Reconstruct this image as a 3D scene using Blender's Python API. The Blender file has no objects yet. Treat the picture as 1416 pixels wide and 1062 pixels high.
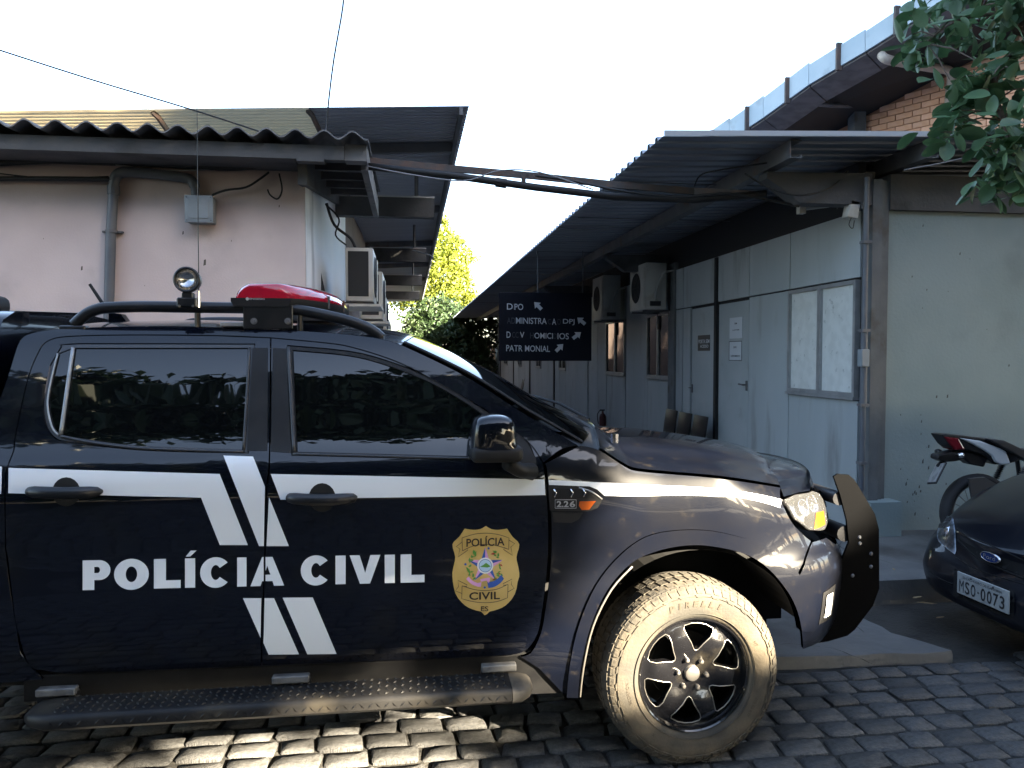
import bpy, bmesh, math, random
from mathutils import Vector, Matrix
from mathutils.geometry import delaunay_2d_cdt
from mathutils.bvhtree import BVHTree

random.seed(7)
R = math.radians
SC = bpy.context.scene
COL = SC.collection

# ------------------------------------------------------------------ camera
CAM_H, YAW, PITCH, FPX = 1.67, R(7.6), R(2.1), 1060.0
cam_d = bpy.data.cameras.new('camera')
cam = bpy.data.objects.new('camera', cam_d)
COL.objects.link(cam)
cam.location = (0, 0, CAM_H)
cam.rotation_euler = (R(90) - PITCH, 0, -YAW)
cam_d.sensor_width = 36
cam_d.lens = FPX / 1416 * 36
cam_d.clip_start, cam_d.clip_end = 0.05, 2000
SC.camera = cam

# ------------------------------------------------------------------ light
SUN_EL, SUN_AZ = 23.0, 138.0          # azimuth clockwise from +Y
SUN_DIR = Vector((math.sin(R(SUN_AZ)) * math.cos(R(SUN_EL)), math.cos(R(SUN_AZ)) * math.cos(R(SUN_EL)), math.sin(R(SUN_EL))))
world = bpy.data.worlds.new('World')
SC.world = world
world.use_nodes = True
wn = world.node_tree
sky = wn.nodes.new('ShaderNodeTexSky')
sky.sky_type = 'NISHITA'
sky.sun_disc = False
sky.sun_elevation = R(SUN_EL)
sky.sun_rotation = R(SUN_AZ)
sky.air_density, sky.dust_density, sky.ozone_density = 1.0, 1.2, 1.0
bg = wn.nodes['Background']
hz_ = wn.nodes.new('ShaderNodeHueSaturation')          # milky, hazy afternoon sky
hz_.inputs['Saturation'].default_value = 0.9
hz_.inputs['Value'].default_value = 1.1
wn.links.new(sky.outputs[0], hz_.inputs['Color'])
wn.links.new(hz_.outputs[0], bg.inputs['Color'])
bg.inputs['Strength'].default_value = 0.05
sun_d = bpy.data.lights.new('sun', 'SUN')
sun_d.energy = 5.0
sun_d.angle = R(0.5)
sun_d.color = (1.0, 0.86, 0.64)
sun = bpy.data.objects.new('sun', sun_d)
COL.objects.link(sun)
sun.location = (8, -14, 12)
sun.rotation_euler = (-SUN_DIR).to_track_quat('-Z', 'Y').to_euler()
SC.view_settings.view_transform = 'Standard'
SC.view_settings.look = 'None'
SC.view_settings.gamma = 1.0
SC.view_settings.use_curve_mapping = False
SC.view_settings.exposure = 4.0
SC.render.engine = 'CYCLES'
SC.cycles.use_denoising = True
SC.cycles.max_bounces = 7
SC.cycles.caustics_reflective = False
SC.cycles.caustics_refractive = False
SC.cycles.sample_clamp_indirect = 6.0

# ------------------------------------------------------------------ pixel <-> world
CY, SY, CP, SP = math.cos(YAW), math.sin(YAW), math.cos(PITCH), math.sin(PITCH)
FWD = Vector((SY * CP, CY * CP, -SP))
RGT = Vector((CY, -SY, 0))
UPV = RGT.cross(FWD)
CAMP = Vector((0, 0, CAM_H))
def ray(px, py):
    return (FWD + RGT * ((px - 708) / FPX) + UPV * ((531 - py) / FPX)).normalized()
def proj(p):
    d = Vector(p) - CAMP
    w = d.dot(FWD)
    if w < 1e-4: return (1e9, 1e9)
    return (708 + FPX * d.dot(RGT) / w, 531 - FPX * d.dot(UPV) / w)
def onX(px, py, X): r = ray(px, py); return CAMP + r * (X / r.x)
def onY(px, py, Y): r = ray(px, py); return CAMP + r * (Y / r.y)
def onZ(px, py, Z): r = ray(px, py); return CAMP + r * ((Z - CAM_H) / r.z)

# ------------------------------------------------------------------ materials
MATS = {}
def mat(name, c1, rough=0.6, c2=None, scale=6.0, metal=0.0, bump=0.0, bscale=None, coat=0.0, spec=0.5,
        detail=6.0, contrast=(0.35, 0.65), rough2=None, sheen=0, stretch=None, dirt=None, dscale=1.2, dlim=(0.55, 0.75), **kw):
    if name in MATS: return MATS[name]
    m = bpy.data.materials.new(name)
    m.use_nodes = True
    nt = m.node_tree
    b = nt.nodes['Principled BSDF']
    b.inputs['Base Color'].default_value = (*c1, 1)
    b.inputs['Roughness'].default_value = rough
    b.inputs['Metallic'].default_value = metal
    b.inputs['Coat Weight'].default_value = coat
    b.inputs['Coat Roughness'].default_value = 0.03
    b.inputs['Specular IOR Level'].default_value = spec
    for k, v in kw.items():
        b.inputs[k].default_value = v
    tc = nt.nodes.new('ShaderNodeTexCoord')
    vec = tc.outputs['Object']
    if stretch:
        mp = nt.nodes.new('ShaderNodeMapping')
        mp.inputs['Scale'].default_value = stretch
        nt.links.new(vec, mp.inputs['Vector']); vec = mp.outputs[0]
    def noise(sc, det=detail):
        n = nt.nodes.new('ShaderNodeTexNoise')
        n.inputs['Scale'].default_value = sc
        n.inputs['Detail'].default_value = det
        nt.links.new(vec, n.inputs['Vector'])
        return n.outputs[0]
    def ramp(o, lo, hi):
        r = nt.nodes.new('ShaderNodeMapRange')
        r.interpolation_type = 'SMOOTHSTEP'
        r.inputs[1].default_value, r.inputs[2].default_value = lo, hi
        nt.links.new(o, r.inputs[0])
        return r.outputs[0]
    def mix(a, bcol, f):
        x = nt.nodes.new('ShaderNodeMix'); x.data_type = 'RGBA'
        for sock, v in ((x.inputs[6], a), (x.inputs[7], bcol)):
            if isinstance(v, tuple): sock.default_value = (*v, 1)
            else: nt.links.new(v, sock)
        nt.links.new(f, x.inputs[0])
        return x.outputs[2]
    col = None
    if c2 is not None:
        nf = noise(scale)
        col = mix(c1, c2, ramp(nf, *contrast))
        if rough2 is not None:
            mr = nt.nodes.new('ShaderNodeMapRange')
            mr.inputs[3].default_value, mr.inputs[4].default_value = rough, rough2
            mr.inputs[1].default_value, mr.inputs[2].default_value = contrast
            nt.links.new(nf, mr.inputs[0]); nt.links.new(mr.outputs[0], b.inputs['Roughness'])
    if dirt is not None:
        col = mix(col if col is not None else c1, dirt, ramp(noise(dscale, 9), *dlim))
    if col is not None: nt.links.new(col, b.inputs['Base Color'])
    if bump:
        bn = nt.nodes.new('ShaderNodeBump')
        bn.inputs['Strength'].default_value = bump
        bn.inputs['Distance'].default_value = 0.02
        nt.links.new(noise(bscale or scale * 4), bn.inputs['Height'])
        nt.links.new(bn.outputs[0], b.inputs['Normal'])
    MATS[name] = m
    return m

def vary(m, amt=0.25):
    """a brightness of its own for each object that uses the material"""
    nt = m.node_tree; b = nt.nodes['Principled BSDF']
    oi = nt.nodes.new('ShaderNodeObjectInfo')
    hs = nt.nodes.new('ShaderNodeHueSaturation')
    mr = nt.nodes.new('ShaderNodeMapRange')
    mr.inputs[3].default_value, mr.inputs[4].default_value = 1 - amt, 1 + amt
    nt.links.new(oi.outputs['Random'], mr.inputs[0])
    nt.links.new(mr.outputs[0], hs.inputs['Value'])
    s = b.inputs['Base Color']
    if s.links: nt.links.new(s.links[0].from_socket, hs.inputs['Color'])
    else: hs.inputs['Color'].default_value = s.default_value[:]
    nt.links.new(hs.outputs[0], s)
    return m

paint = mat('pickup_paint', (0.0024, 0.0034, 0.0075), 0.25, coat=0.9, spec=0.08, dirt=(0.006, 0.006, 0.006), dscale=5, dlim=(0.5, 0.8))
paintd = mat('dusty_paint', (0.0024, 0.0034, 0.0075), 0.30, coat=0.85, spec=0.16, c2=(0.0055, 0.0058, 0.008), scale=5, contrast=(.35,.8), dirt=(0.022, 0.019, 0.016), dscale=16, dlim=(0.6, 0.85))
paint2 = mat('navy_paint', (0.0025, 0.0035, 0.0075), 0.35, coat=0.5, spec=.15, dirt=(0.010, 0.010, 0.011), dscale=4, dlim=(0.5, 0.85))
vinyl = mat('white_vinyl', (0.74, 0.77, 0.8), 0.25, coat=0.4)
glass = mat('tinted_glass', (0.003, 0.0035, 0.004), 0.015, spec=0.62, dirt=(0.012, 0.012, 0.012), dscale=7, dlim=(0.6, 0.9))
plastic = mat('black_plastic', (0.008, 0.008, 0.009), 0.55, spec=.3, c2=(0.013, 0.013, 0.0135), scale=12, bump=0.08, bscale=300)
trim = mat('grey_trim', (0.035, 0.036, 0.04), 0.35)
chrome = mat('chrome', (0.75, 0.75, 0.77), 0.12, metal=1.0)
satin = mat('satin_black_metal', (0.005, 0.006, 0.008), 0.42, spec=.35, coat=0.15, c2=(0.014, 0.014, 0.016), scale=9)
void = mat('dark_underside', (0.006, 0.006, 0.006), 0.9)
rubber = mat('dusty_rubber', (0.036, 0.033, 0.027), 0.85, c2=(0.098, 0.080, 0.054), scale=5, bump=0.15, bscale=90)
treadm = mat('tread_rubber', (0.045, 0.040, 0.032), 0.9, c2=(0.08, 0.068, 0.05), scale=14, bump=0.2, bscale=80)
rimm = mat('rim_paint', (0.006, 0.006, 0.007), 0.2, coat=0.8, dirt=(0.05, 0.043, 0.03), dscale=6, dlim=(0.55, 0.8))
rimedge = mat('rim_edge', (0.35, 0.33, 0.3), 0.35, metal=0.8)
redlens = mat('red_lens', (0.42, 0.01, 0.03), 0.08, coat=0.6)
amber = mat('amber_lens', (0.42, 0.085, 0.008), 0.2, coat=0.3)
lens = mat('clear_lens', (0.9, 0.92, 0.95), 0.03, **{'Transmission Weight': 0.97, 'IOR': 1.15})
reflector = mat('lamp_reflector', (0.42, 0.42, 0.43), 0.16, metal=1.0)
gold = mat('gold_print', (0.56, 0.37, 0.10), 0.35, c2=(0.68, 0.48, 0.17), scale=5, metal=0.25, coat=0.3)
inkm = mat('black_ink', (0.02, 0.01, 0.006), 0.4)
def flat(n, c, r=0.45): return mat(n, c, r)
blue_p, pink_p, green_p, white_p = flat('blue_print', (0.03, 0.09, 0.34)), flat('pink_print', (0.65, 0.32, 0.55)), flat('green_print', (0.09, 0.27, 0.04)), flat('white_print', (0.75, 0.75, 0.72))
red_p, lblue_p = flat('red_print', (0.4, 0.05, 0.03)), flat('pale_blue_print', (0.45, 0.62, 0.75))

# ------------------------------------------------------------------ mesh helpers
class MB:
    def __init__(s): s.v = []; s.f = []; s.n = None
    def add(s, vs, fs):
        o = len(s.v); s.v += [tuple(p) for p in vs]; s.f += [[i + o for i in f] for f in fs]; return s
    def box(s, a, b, rot=None, c=None):
        x0, y0, z0 = a; x1, y1, z1 = b
        vs = [Vector(p) for p in ((x0,y0,z0),(x1,y0,z0),(x1,y1,z0),(x0,y1,z0),(x0,y0,z1),(x1,y0,z1),(x1,y1,z1),(x0,y1,z1))]
        if rot is not None:
            c = Vector(c) if c is not None else Vector(((x0+x1)/2,(y0+y1)/2,(z0+z1)/2))
            vs = [rot @ (p - c) + c for p in vs]
        return s.add(vs, [(0,3,2,1),(4,5,6,7),(0,1,5,4),(1,2,6,5),(2,3,7,6),(3,0,4,7)])
    def rbox(s, a, b, r=0.01, seg=2, xf=None):
        """box with rounded edges"""
        bm = bmesh.new(); bmesh.ops.create_cube(bm, size=1)
        for v in bm.verts:
            v.co = Vector([a[i] + (v.co[i] + .5) * (b[i] - a[i]) for i in range(3)])
        bmesh.ops.bevel(bm, geom=bm.edges[:], offset=r, segments=seg, profile=0.5, affect='EDGES')
        return s.bm(bm, xf)
    def bm(s, bm, xf=None):
        bm.verts.index_update()
        vs = [(xf @ v.co) if xf is not None else v.co.copy() for v in bm.verts]
        fs = [[v.index for v in f.verts] for f in bm.faces]
        bm.free(); return s.add(vs, fs)
    def tube(s, pts, r, n=8, cap=True):
        pts = [Vector(p) for p in pts]; rings = []
        prev = None
        for i, p in enumerate(pts):
            t = (pts[min(i+1, len(pts)-1)] - pts[max(i-1, 0)]).normalized()
            if prev is None:
                a = t.cross(Vector((0,0,1)))
                if a.length < 1e-3: a = t.cross(Vector((1,0,0)))
            else:
                a = prev - t * prev.dot(t)
            a.normalize(); prev = a; b = t.cross(a)
            rr = r[i] if isinstance(r, (list, tuple)) else r
            rings.append([p + (a * math.cos(k*2*math.pi/n) + b * math.sin(k*2*math.pi/n)) * rr for k in range(n)])
        vs = [q for g in rings for q in g]; fs = []
        for i in range(len(pts)-1):
            for k in range(n):
                k2 = (k+1) % n
                fs.append((i*n+k, i*n+k2, (i+1)*n+k2, (i+1)*n+k))
        if cap: fs += [tuple(range(n))[::-1], tuple(range((len(pts)-1)*n, len(pts)*n))]
        return s.add(vs, fs)
    def prism(s, poly, vec):
        """planar polygon (3-D points) pushed along vec"""
        vec = Vector(vec); n = len(poly); ps = [Vector(p) for p in poly]
        vs = ps + [p + vec for p in ps]
        tri = tess(ps)
        fs = [t for t in tri] + [tuple(i + n for i in t[::-1]) for t in tri]
        fs += [(i, (i+1) % n, (i+1) % n + n, i + n) for i in range(n)]
        return s.add(vs, fs)
    def lathe(s, prof, axis='y', n=32, c=(0,0,0), a0=0.0, a1=2*math.pi):
        """prof: (radius, along-axis) pairs"""
        full = abs(a1 - a0 - 2*math.pi) < 1e-6
        m = n if full else n + 1
        vs, fs = [], []
        for k in range(m):
            a = a0 + (a1 - a0) * k / n
            for (r, h) in prof:
                if axis == 'y': p = (r*math.cos(a), h, r*math.sin(a))
                elif axis == 'x': p = (h, r*math.cos(a), r*math.sin(a))
                else: p = (r*math.cos(a), r*math.sin(a), h)
                vs.append((p[0]+c[0], p[1]+c[1], p[2]+c[2]))
        q = len(prof)
        for k in range(n):
            k2 = (k+1) % m
            for i in range(q-1): fs.append((k*q+i, k*q+i+1, k2*q+i+1, k2*q+i))
        return s.add(vs, fs)
    def grid(s, rows, close=False):
        q = len(rows[0]); vs = [p for r in rows for p in r]; fs = []
        for i in range(len(rows)-1):
            for k in range(q if close else q-1):
                k2 = (k+1) % q
                fs.append((i*q+k, i*q+k2, (i+1)*q+k2, (i+1)*q+k))
        return s.add(vs, fs)
    def xf(s, M):
        s.v = [tuple(M @ Vector(p)) for p in s.v]; return s
    def build(s, name, m, parent=None, smooth=False, local=False, angle=None, fixn=True):
        me = bpy.data.meshes.new(name)
        off = Vector((0,0,0))
        if parent is not None and not local:
            q = parent
            while q is not None: off += q.location; q = q.parent
        me.from_pydata([Vector(p) - off for p in s.v], [], s.f)
        if fixn and not s.n:
            b = bmesh.new(); b.from_mesh(me); bmesh.ops.recalc_face_normals(b, faces=b.faces[:]); b.to_mesh(me); b.free()
        if isinstance(m, (list, tuple)):
            for x in m: me.materials.append(x)
        else: me.materials.append(m)
        if smooth:
            me.polygons.foreach_set('use_smooth', [True] * len(me.polygons))
            if s.n:
                me.normals_split_custom_set_from_vertices([tuple(x) for x in s.n])
            elif angle: me.set_sharp_from_angle(angle=R(angle))
        o = bpy.data.objects.new(name, me); COL.objects.link(o)
        if parent is not None: o.parent = parent
        return o

def tess(ps):
    """triangles of a simple planar 3-D polygon"""
    n = Vector((0,0,0))
    for i in range(len(ps)):
        a, b = ps[i], ps[(i+1) % len(ps)]
        n += a.cross(b)
    n = (n.normalized() if n.length > 1e-12 else Vector((0,0,1)))
    u = n.orthogonal().normalized(); w = n.cross(u)
    p2 = [Vector((p.dot(u), p.dot(w))) for p in ps]
    r = delaunay_2d_cdt(p2, [], [list(range(len(ps)))], 1, 1e-7)
    out = []
    for f in r[2]:
        ids = [r[3][i][0] if r[3][i] else None for i in f]
        if None not in ids: out.append(tuple(ids))
    return out

def inside(p, poly):
    x, y = p[0], p[1]; c = False; j = len(poly) - 1
    for i in range(len(poly)):
        xi, yi = poly[i][0], poly[i][1]; xj, yj = poly[j][0], poly[j][1]
        if (yi > y) != (yj > y) and x < (xj - xi) * (y - yi) / (yj - yi) + xi: c = not c
        j = i
    return c

def thing(name, label, cat, loc=(0,0,0), rotz=0.0, group=None):
    o = bpy.data.objects.new(name, None); COL.objects.link(o)
    o.empty_display_size = 0.2
    o.location = loc; o.rotation_euler = (0, 0, rotz)
    o['label'] = label; o['category'] = cat
    if group: o['group'] = group
    return o
def tag(o, label, cat, group=None):
    o['label'] = label; o['category'] = cat
    if group: o['group'] = group
    return o
def struct(o): o['kind'] = 'structure'; return o
def stuff(o): o['kind'] = 'stuff'; return o
def dup(root, loc, rotz=None, label=None, keep=None):
    r = root.copy(); COL.objects.link(r); r.location = loc
    if rotz is not None: r.rotation_euler = (0, 0, rotz)
    if label: r['label'] = label
    for ch in list(root.children):
        c = ch.copy(); COL.objects.link(c); c.parent = r
        for g in list(ch.children):
            d = g.copy(); COL.objects.link(d); d.parent = c
    return r

def spl(pts):
    """smooth curve through (x, y) pairs"""
    xs = [p[0] for p in pts]; ys = [p[1] for p in pts]; n = len(xs)
    d = [(ys[i+1]-ys[i])/(xs[i+1]-xs[i]) for i in range(n-1)]
    m = [d[0]] + [0.0 if d[i-1]*d[i] <= 0 else 2*d[i-1]*d[i]/(d[i-1]+d[i]) for i in range(1, n-1)] + [d[-1]]
    def f(x):
        if x <= xs[0]: return ys[0] + m[0]*(x-xs[0])
        if x >= xs[-1]: return ys[-1] + m[-1]*(x-xs[-1])
        i = 0
        while x > xs[i+1]: i += 1
        h = xs[i+1]-xs[i]; t = (x-xs[i])/h
        return ((1+2*t)*(1-t)**2*ys[i] + t*(1-t)**2*h*m[i] + t*t*(3-2*t)*ys[i+1] + t*t*(t-1)*h*m[i+1])
    return f
def sstep(a, b, x):
    t = min(1, max(0, (x-a)/(b-a))); return t*t*(3-2*t)
def catmull(pts, k=6):
    """denser smooth polyline through points"""
    ps = [Vector(p) for p in pts]; out = []
    for i in range(len(ps)-1):
        p0 = ps[max(i-1,0)]; p1 = ps[i]; p2 = ps[i+1]; p3 = ps[min(i+2, len(ps)-1)]
        for j in range(k):
            t = j/k
            out.append(0.5*((2*p1)+(p2-p0)*t+(2*p0-5*p1+4*p2-p3)*t*t+(3*p1-p0-3*p2+p3)*t**3))
    out.append(ps[-1]); return out

_txt = {}
def text2d(s, bold=0.0, space=1.0):
    """outline-filled text as (verts in 0..1 x 0..1, faces, aspect)"""
    key = (s, bold, space)
    if key in _txt: return _txt[key]
    c = bpy.data.curves.new('t', 'FONT'); c.body = s; c.offset = bold; c.space_character = space; c.resolution_u = 4
    o = bpy.data.objects.new('t', c); COL.objects.link(o)
    dg = bpy.context.evaluated_depsgraph_get()
    me = bpy.data.meshes.new_from_object(o.evaluated_get(dg))
    vs = [v.co.copy() for v in me.vertices]; fs = [list(p.vertices) for p in me.polygons]
    bpy.data.objects.remove(o); bpy.data.curves.remove(c); bpy.data.meshes.remove(me)
    x0, x1 = min(v.x for v in vs), max(v.x for v in vs); y0, y1 = min(v.y for v in vs), max(v.y for v in vs)
    _txt[key] = ([((v.x-x0)/(x1-x0), (v.y-y0)/(y1-y0)) for v in vs], fs, (x1-x0)/(y1-y0))
    return _txt[key]
def flat_text(mb, s, o, ux, uy, bold=0.02):
    """text filling the parallelogram o, o+ux, o+uy"""
    vs, fs, _ = text2d(s, bold); o, ux, uy = Vector(o), Vector(ux), Vector(uy)
    return mb.add([o + ux*a + uy*b for a, b in vs], fs)

# places where the low sun slips through the trees behind, on the plane of the pickup's side (world X, Z)
LIT = [
    [(0.74,0.28),(0.95,0.36),(1.25,0.49),(1.55,0.58),(1.75,0.60),(1.86,0.62),(1.90,1.0),(2.3,1.16),(2.6,1.5),(1.9,1.62),(1.3,1.5),(1.0,1.25),(0.86,0.95),(0.8,0.72),(0.66,0.5)],
    [(-1.25,-0.03),(-0.9,0.06),(-0.5,0.09),(-0.0,0.08),(0.3,-0.02),(0.3,-0.28),(-1.35,-0.28)],
    [(-0.45,0.37),(-0.05,0.36),(0.25,0.33),(0.36,0.42),(0.3,0.52),(-0.2,0.49)],
    [(0.3,0.82),(0.46,0.8),(0.5,0.9),(0.36,0.92)],
]
def in_light(p, m=0.0):
    t = (p[2] - 4.1) / SUN_DIR.z                       # a gap that lets sun onto the raised roof on the left
    if t > 0:
        rx, ry = p[0] - SUN_DIR.x*t, p[1] - SUN_DIR.y*t
        if -12 < rx < -2.5 and 7.7 < ry < 11: return True
    t = (2.98 - p[1]) / -SUN_DIR.y
    if t < 0.3: return False
    q = (p[0] - SUN_DIR.x*t, p[2] - SUN_DIR.z*t)
    for g in LIT:
        for dx, dz in ((0,0),(m,0),(-m,0),(0,m),(0,-m),(m*.7,m*.7),(-m*.7,m*.7),(m*.7,-m*.7),(-m*.7,-m*.7)):
            if inside((q[0]+dx, q[1]+dz), g): return True
    return False
# ------------------------------------------------------------------ ground
GZ = -0.038                                            # level of the cobbled yard
soil = mat('dark_soil', (0.022, 0.021, 0.019), 0.95, c2=(0.045, 0.042, 0.036), scale=3, bump=0.6, bscale=40)
conc = mat('worn_concrete', (0.10, 0.10, 0.098), 0.85, c2=(0.14, 0.139, 0.133), scale=2.2, bump=0.35, bscale=30, dirt=(0.055, 0.052, 0.047), dscale=1.7, dlim=(0.5, 0.72))
stone = vary(mat('cobble_stone', (0.06, 0.06, 0.061), 0.72, c2=(0.096, 0.095, 0.092), scale=9, bump=0.6, bscale=26, dirt=(0.045, 0.043, 0.04), dscale=4, dlim=(0.5, 0.7)), 0.28)
stone_s = mat('cobble_stone_far', (0.06, 0.06, 0.061), 0.72, c2=(0.096, 0.095, 0.092), scale=5, bump=0.6, bscale=26, dirt=(0.045, 0.043, 0.04), dscale=3, dlim=(0.5, 0.7))

mb = MB(); mb.add([(-300,-300,GZ-.05),(300,-300,GZ-.05),(300,500,GZ-.05),(-300,500,GZ-.05)], [(0,1,2,3)])
ground = struct(mb.build('ground', soil))

mb = MB(); mb.add([(-4.2,-3.6,GZ-.016),(6.6,-3.6,GZ-.016),(6.6,3.92,GZ-.016),(1.76,3.92,GZ-.016),(1.76,5.25,GZ-.016),(-4.2,5.25,GZ-.016)], [(0,1,2,3,4,5)])
struct(mb.build('joint_sand', soil))
pav = bpy.data.objects.new('cobbled_pavement', None); COL.objects.link(pav); struct(pav)
def stone_geo(L, D, seed):
    """irregular sett: chipped outline, domed top"""
    rg = random.Random(seed)
    n = 10; pts = []
    for k in range(n):
        a = 2*math.pi*(k+.5)/n
        ca, sa = math.cos(a), math.sin(a)
        e = 0.20
        x = math.copysign(abs(ca)**e, ca)*L/2*rg.uniform(.93,1.0); y = math.copysign(abs(sa)**e, sa)*D/2*rg.uniform(.91,1.0)
        pts.append((x, y))
    sk = rg.uniform(-.12,.12)
    pts = [(x + y*sk, y) for x, y in pts]
    h = [rg.uniform(-.004,.004) for _ in range(n)]
    vs = [(x*1.0, y*1.0, -.06) for x, y in pts] + [(x*.99, y*.985, -.009+h[i]) for i,(x,y) in enumerate(pts)] + [(x*.91, y*.89, .000+h[i]*.7) for i,(x,y) in enumerate(pts)]
    vs.append((rg.uniform(-.02,.02), rg.uniform(-.01,.01), .001))
    fs = []
    for k in range(n):
        j = (k+1) % n
        fs += [(k, j, n+j, n+k), (n+k, n+j, 2*n+j, 2*n+k), (2*n+k, 2*n+j, 3*n)]
    return vs, fs
GEO = [stone_geo(1, 1, 50+i) for i in range(14)]
SMESH = []
for vs, fs in GEO:
    me = bpy.data.meshes.new('sett'); me.from_pydata([(x, y, z) for x, y, z in vs], [], fs); me.materials.append(stone)
    me.polygons.foreach_set('use_smooth', [True]*len(me.polygons)); me.set_sharp_from_angle(angle=R(50))
    SMESH.append(me)
rg = random.Random(3)
cells = []
y = -3.5; row = 0
while y < 5.2:
    D = rg.uniform(.115,.14); x = -4.0 + rg.uniform(0,.15)
    while x < 6.5:
        L = rg.uniform(.15,.225)
        cx, cy = x + L/2, y + D/2 + .018*math.sin(x*1.7+row*.4) + rg.uniform(-.004,.004)
        keep = True
        if cx > 1.75 and cy > 3.90: keep = False
        if cx < -1.9 and cy > 4.9: keep = False
        if keep: cells.append((cx, cy, L-.008, D-.007, rg.uniform(-.06,.06), rg.uniform(-.007,.004), rg.randrange(14)))
        x += L
    y += D; row += 1
def seen(c):
    px, py = proj((c[0], c[1], 0))
    if not (-20 < px < 1440 and 880 < py < 1085) or c[1] < 2: return -1
    if c[0] < 1.6 and c[1] > 3.75: return -1
    if 0.2 < px-100 < 640 and py < 985: return -1
    return py
order = sorted(range(len(cells)), key=lambda i: -seen(cells[i]))
near = set(i for i in order[:300] if seen(cells[i]) > 0)
rest = MB()
for i, (cx, cy, L, D, rz, dz, g) in enumerate(cells):
    if i in near:
        o = bpy.data.objects.new('paving_stone', SMESH[g]); COL.objects.link(o); o.parent = pav
        o.location = (cx, cy, dz+GZ); o.scale = (L, D, 1); o.rotation_euler = (rg.uniform(-.02,.02), rg.uniform(-.02,.02), rz)
    else:
        M = Matrix.Translation((cx, cy, dz+GZ)) @ Matrix.Rotation(rz, 4, 'Z') @ Matrix.Diagonal((L, D, 1, 1))
        vs, fs = GEO[g]; rest.add([M @ Vector(p) for p in vs], fs)
stuff(rest.build('far_paving_stones', stone_s, pav, smooth=True, angle=50))

# concrete: driveway slab in front of the white office, walkway along it and the yard between the buildings
def slab(name, poly, z0, z1, m):
    """broken-edged concrete slab"""
    pts = []; rr = random.Random(len(poly)+int(z1*1000))
    for i in range(len(poly)):
        a, b = Vector(poly[i]), Vector(poly[(i+1) % len(poly)])
        k = max(1, int((b-a).length/.09))
        if (b-a).length > 6: k = 1
        for j in range(k):
            p = a.lerp(b, j/k); q = .012 if k > 1 else 0
            pts.append((p.x + rr.uniform(-q,q), p.y + rr.uniform(-q,q)))
    n = len(pts); c = Vector((sum(p[0] for p in pts)/n, sum(p[1] for p in pts)/n))
    m_ = MB(); bot = [(x,y,z0) for x,y in pts]; mid = [(x,y,z1-.015) for x,y in pts]
    top = [(c.x+(x-c.x)*.992, c.y+(y-c.y)*.992, z1 + rr.uniform(-.003,.003)) for x,y in pts]
    m_.add(bot+mid+top, [(i,(i+1)%n,n+(i+1)%n,n+i) for i in range(n)] + [(n+i,n+(i+1)%n,2*n+(i+1)%n,2*n+i) for i in range(n)])
    o = len(m_.v) - n
    m_.f += [[o+i for i in t] for t in tess([Vector(p) for p in top])]
    return struct(m_.build(name, m, smooth=True, angle=30))
slab('driveway_slab', [(1.72,3.93),(2.3,3.91),(3.02,3.87),(2.86,4.2),(2.75,4.94),(1.72,4.94)], -.10, .015, conc)
slab('walkway', [(1.72,4.96),(9.5,4.96),(9.5,6.45),(4.2,6.45),(4.2,36),(2.2,36),(1.72,34)], -.10, .10, conc)
slab('yard', [(-9,5.3),(1.70,5.3),(2.15,36),(-9,36)], -.10, .02, conc)

# cracks in the concrete
rr = random.Random(31)
for (x, y, ang_, L_, z) in ((2.1,4.1,.5,.7,.017),(2.5,4.7,-1.0,.6,.017),(2.35,5.4,.2,1.1,.103),(3.6,5.3,1.3,.8,.103),(3.0,5.9,-.3,1.2,.103)):
    pts = []; p = Vector((x, y)); a_ = ang_
    for k in range(12):
        pts.append(p.copy()); a_ += rr.uniform(-.5,.5); p += Vector((math.cos(a_), math.sin(a_)))*L_/12
    m_ = MB(); l_, r_ = [], []
    for k, q in enumerate(pts):
        w_ = .004*math.sin(math.pi*(k+.5)/12)+.001; l_.append((q.x-w_,q.y+w_,z)); r_.append((q.x+w_,q.y-w_,z))
    m_.grid([l_, r_]); o = m_.build('concrete_crack', soil); struct(o)
# a few dry leaves on the slab
dry = mat('dry_leaf', (0.28, 0.2, 0.1), 0.8, c2=(0.18,0.11,0.05), scale=20)
for i, (px, py, a, s) in enumerate([(1268,818,.3,.09),(1283,826,-.5,.11),(1236,795,1.2,.05),(1300,845,.2,.07),(1190,850,.9,.05)]):
    p = onZ(px, py, .06)
    m_ = MB(); ring = [(-.5,0,.01),(-.2,.16,.03),(.2,.15,.02),(.55,0,.05),(.2,-.14,.02),(-.2,-.15,.03)]
    m_.add([(x*s, y*s, z*s) for x,y,z in ring] + [(0,0,.002)], [(k,(k+1)%6,6) for k in range(6)])
    o = m_.build('dry_leaf', dry); o.location = (p.x, p.y, .102 if p.y > 4.96 else .019); o.rotation_euler = (0,0,a)
    tag(o, 'curled dry brown leaf lying on the worn concrete slab', 'leaf', 'dry leaves on the concrete')

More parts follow.
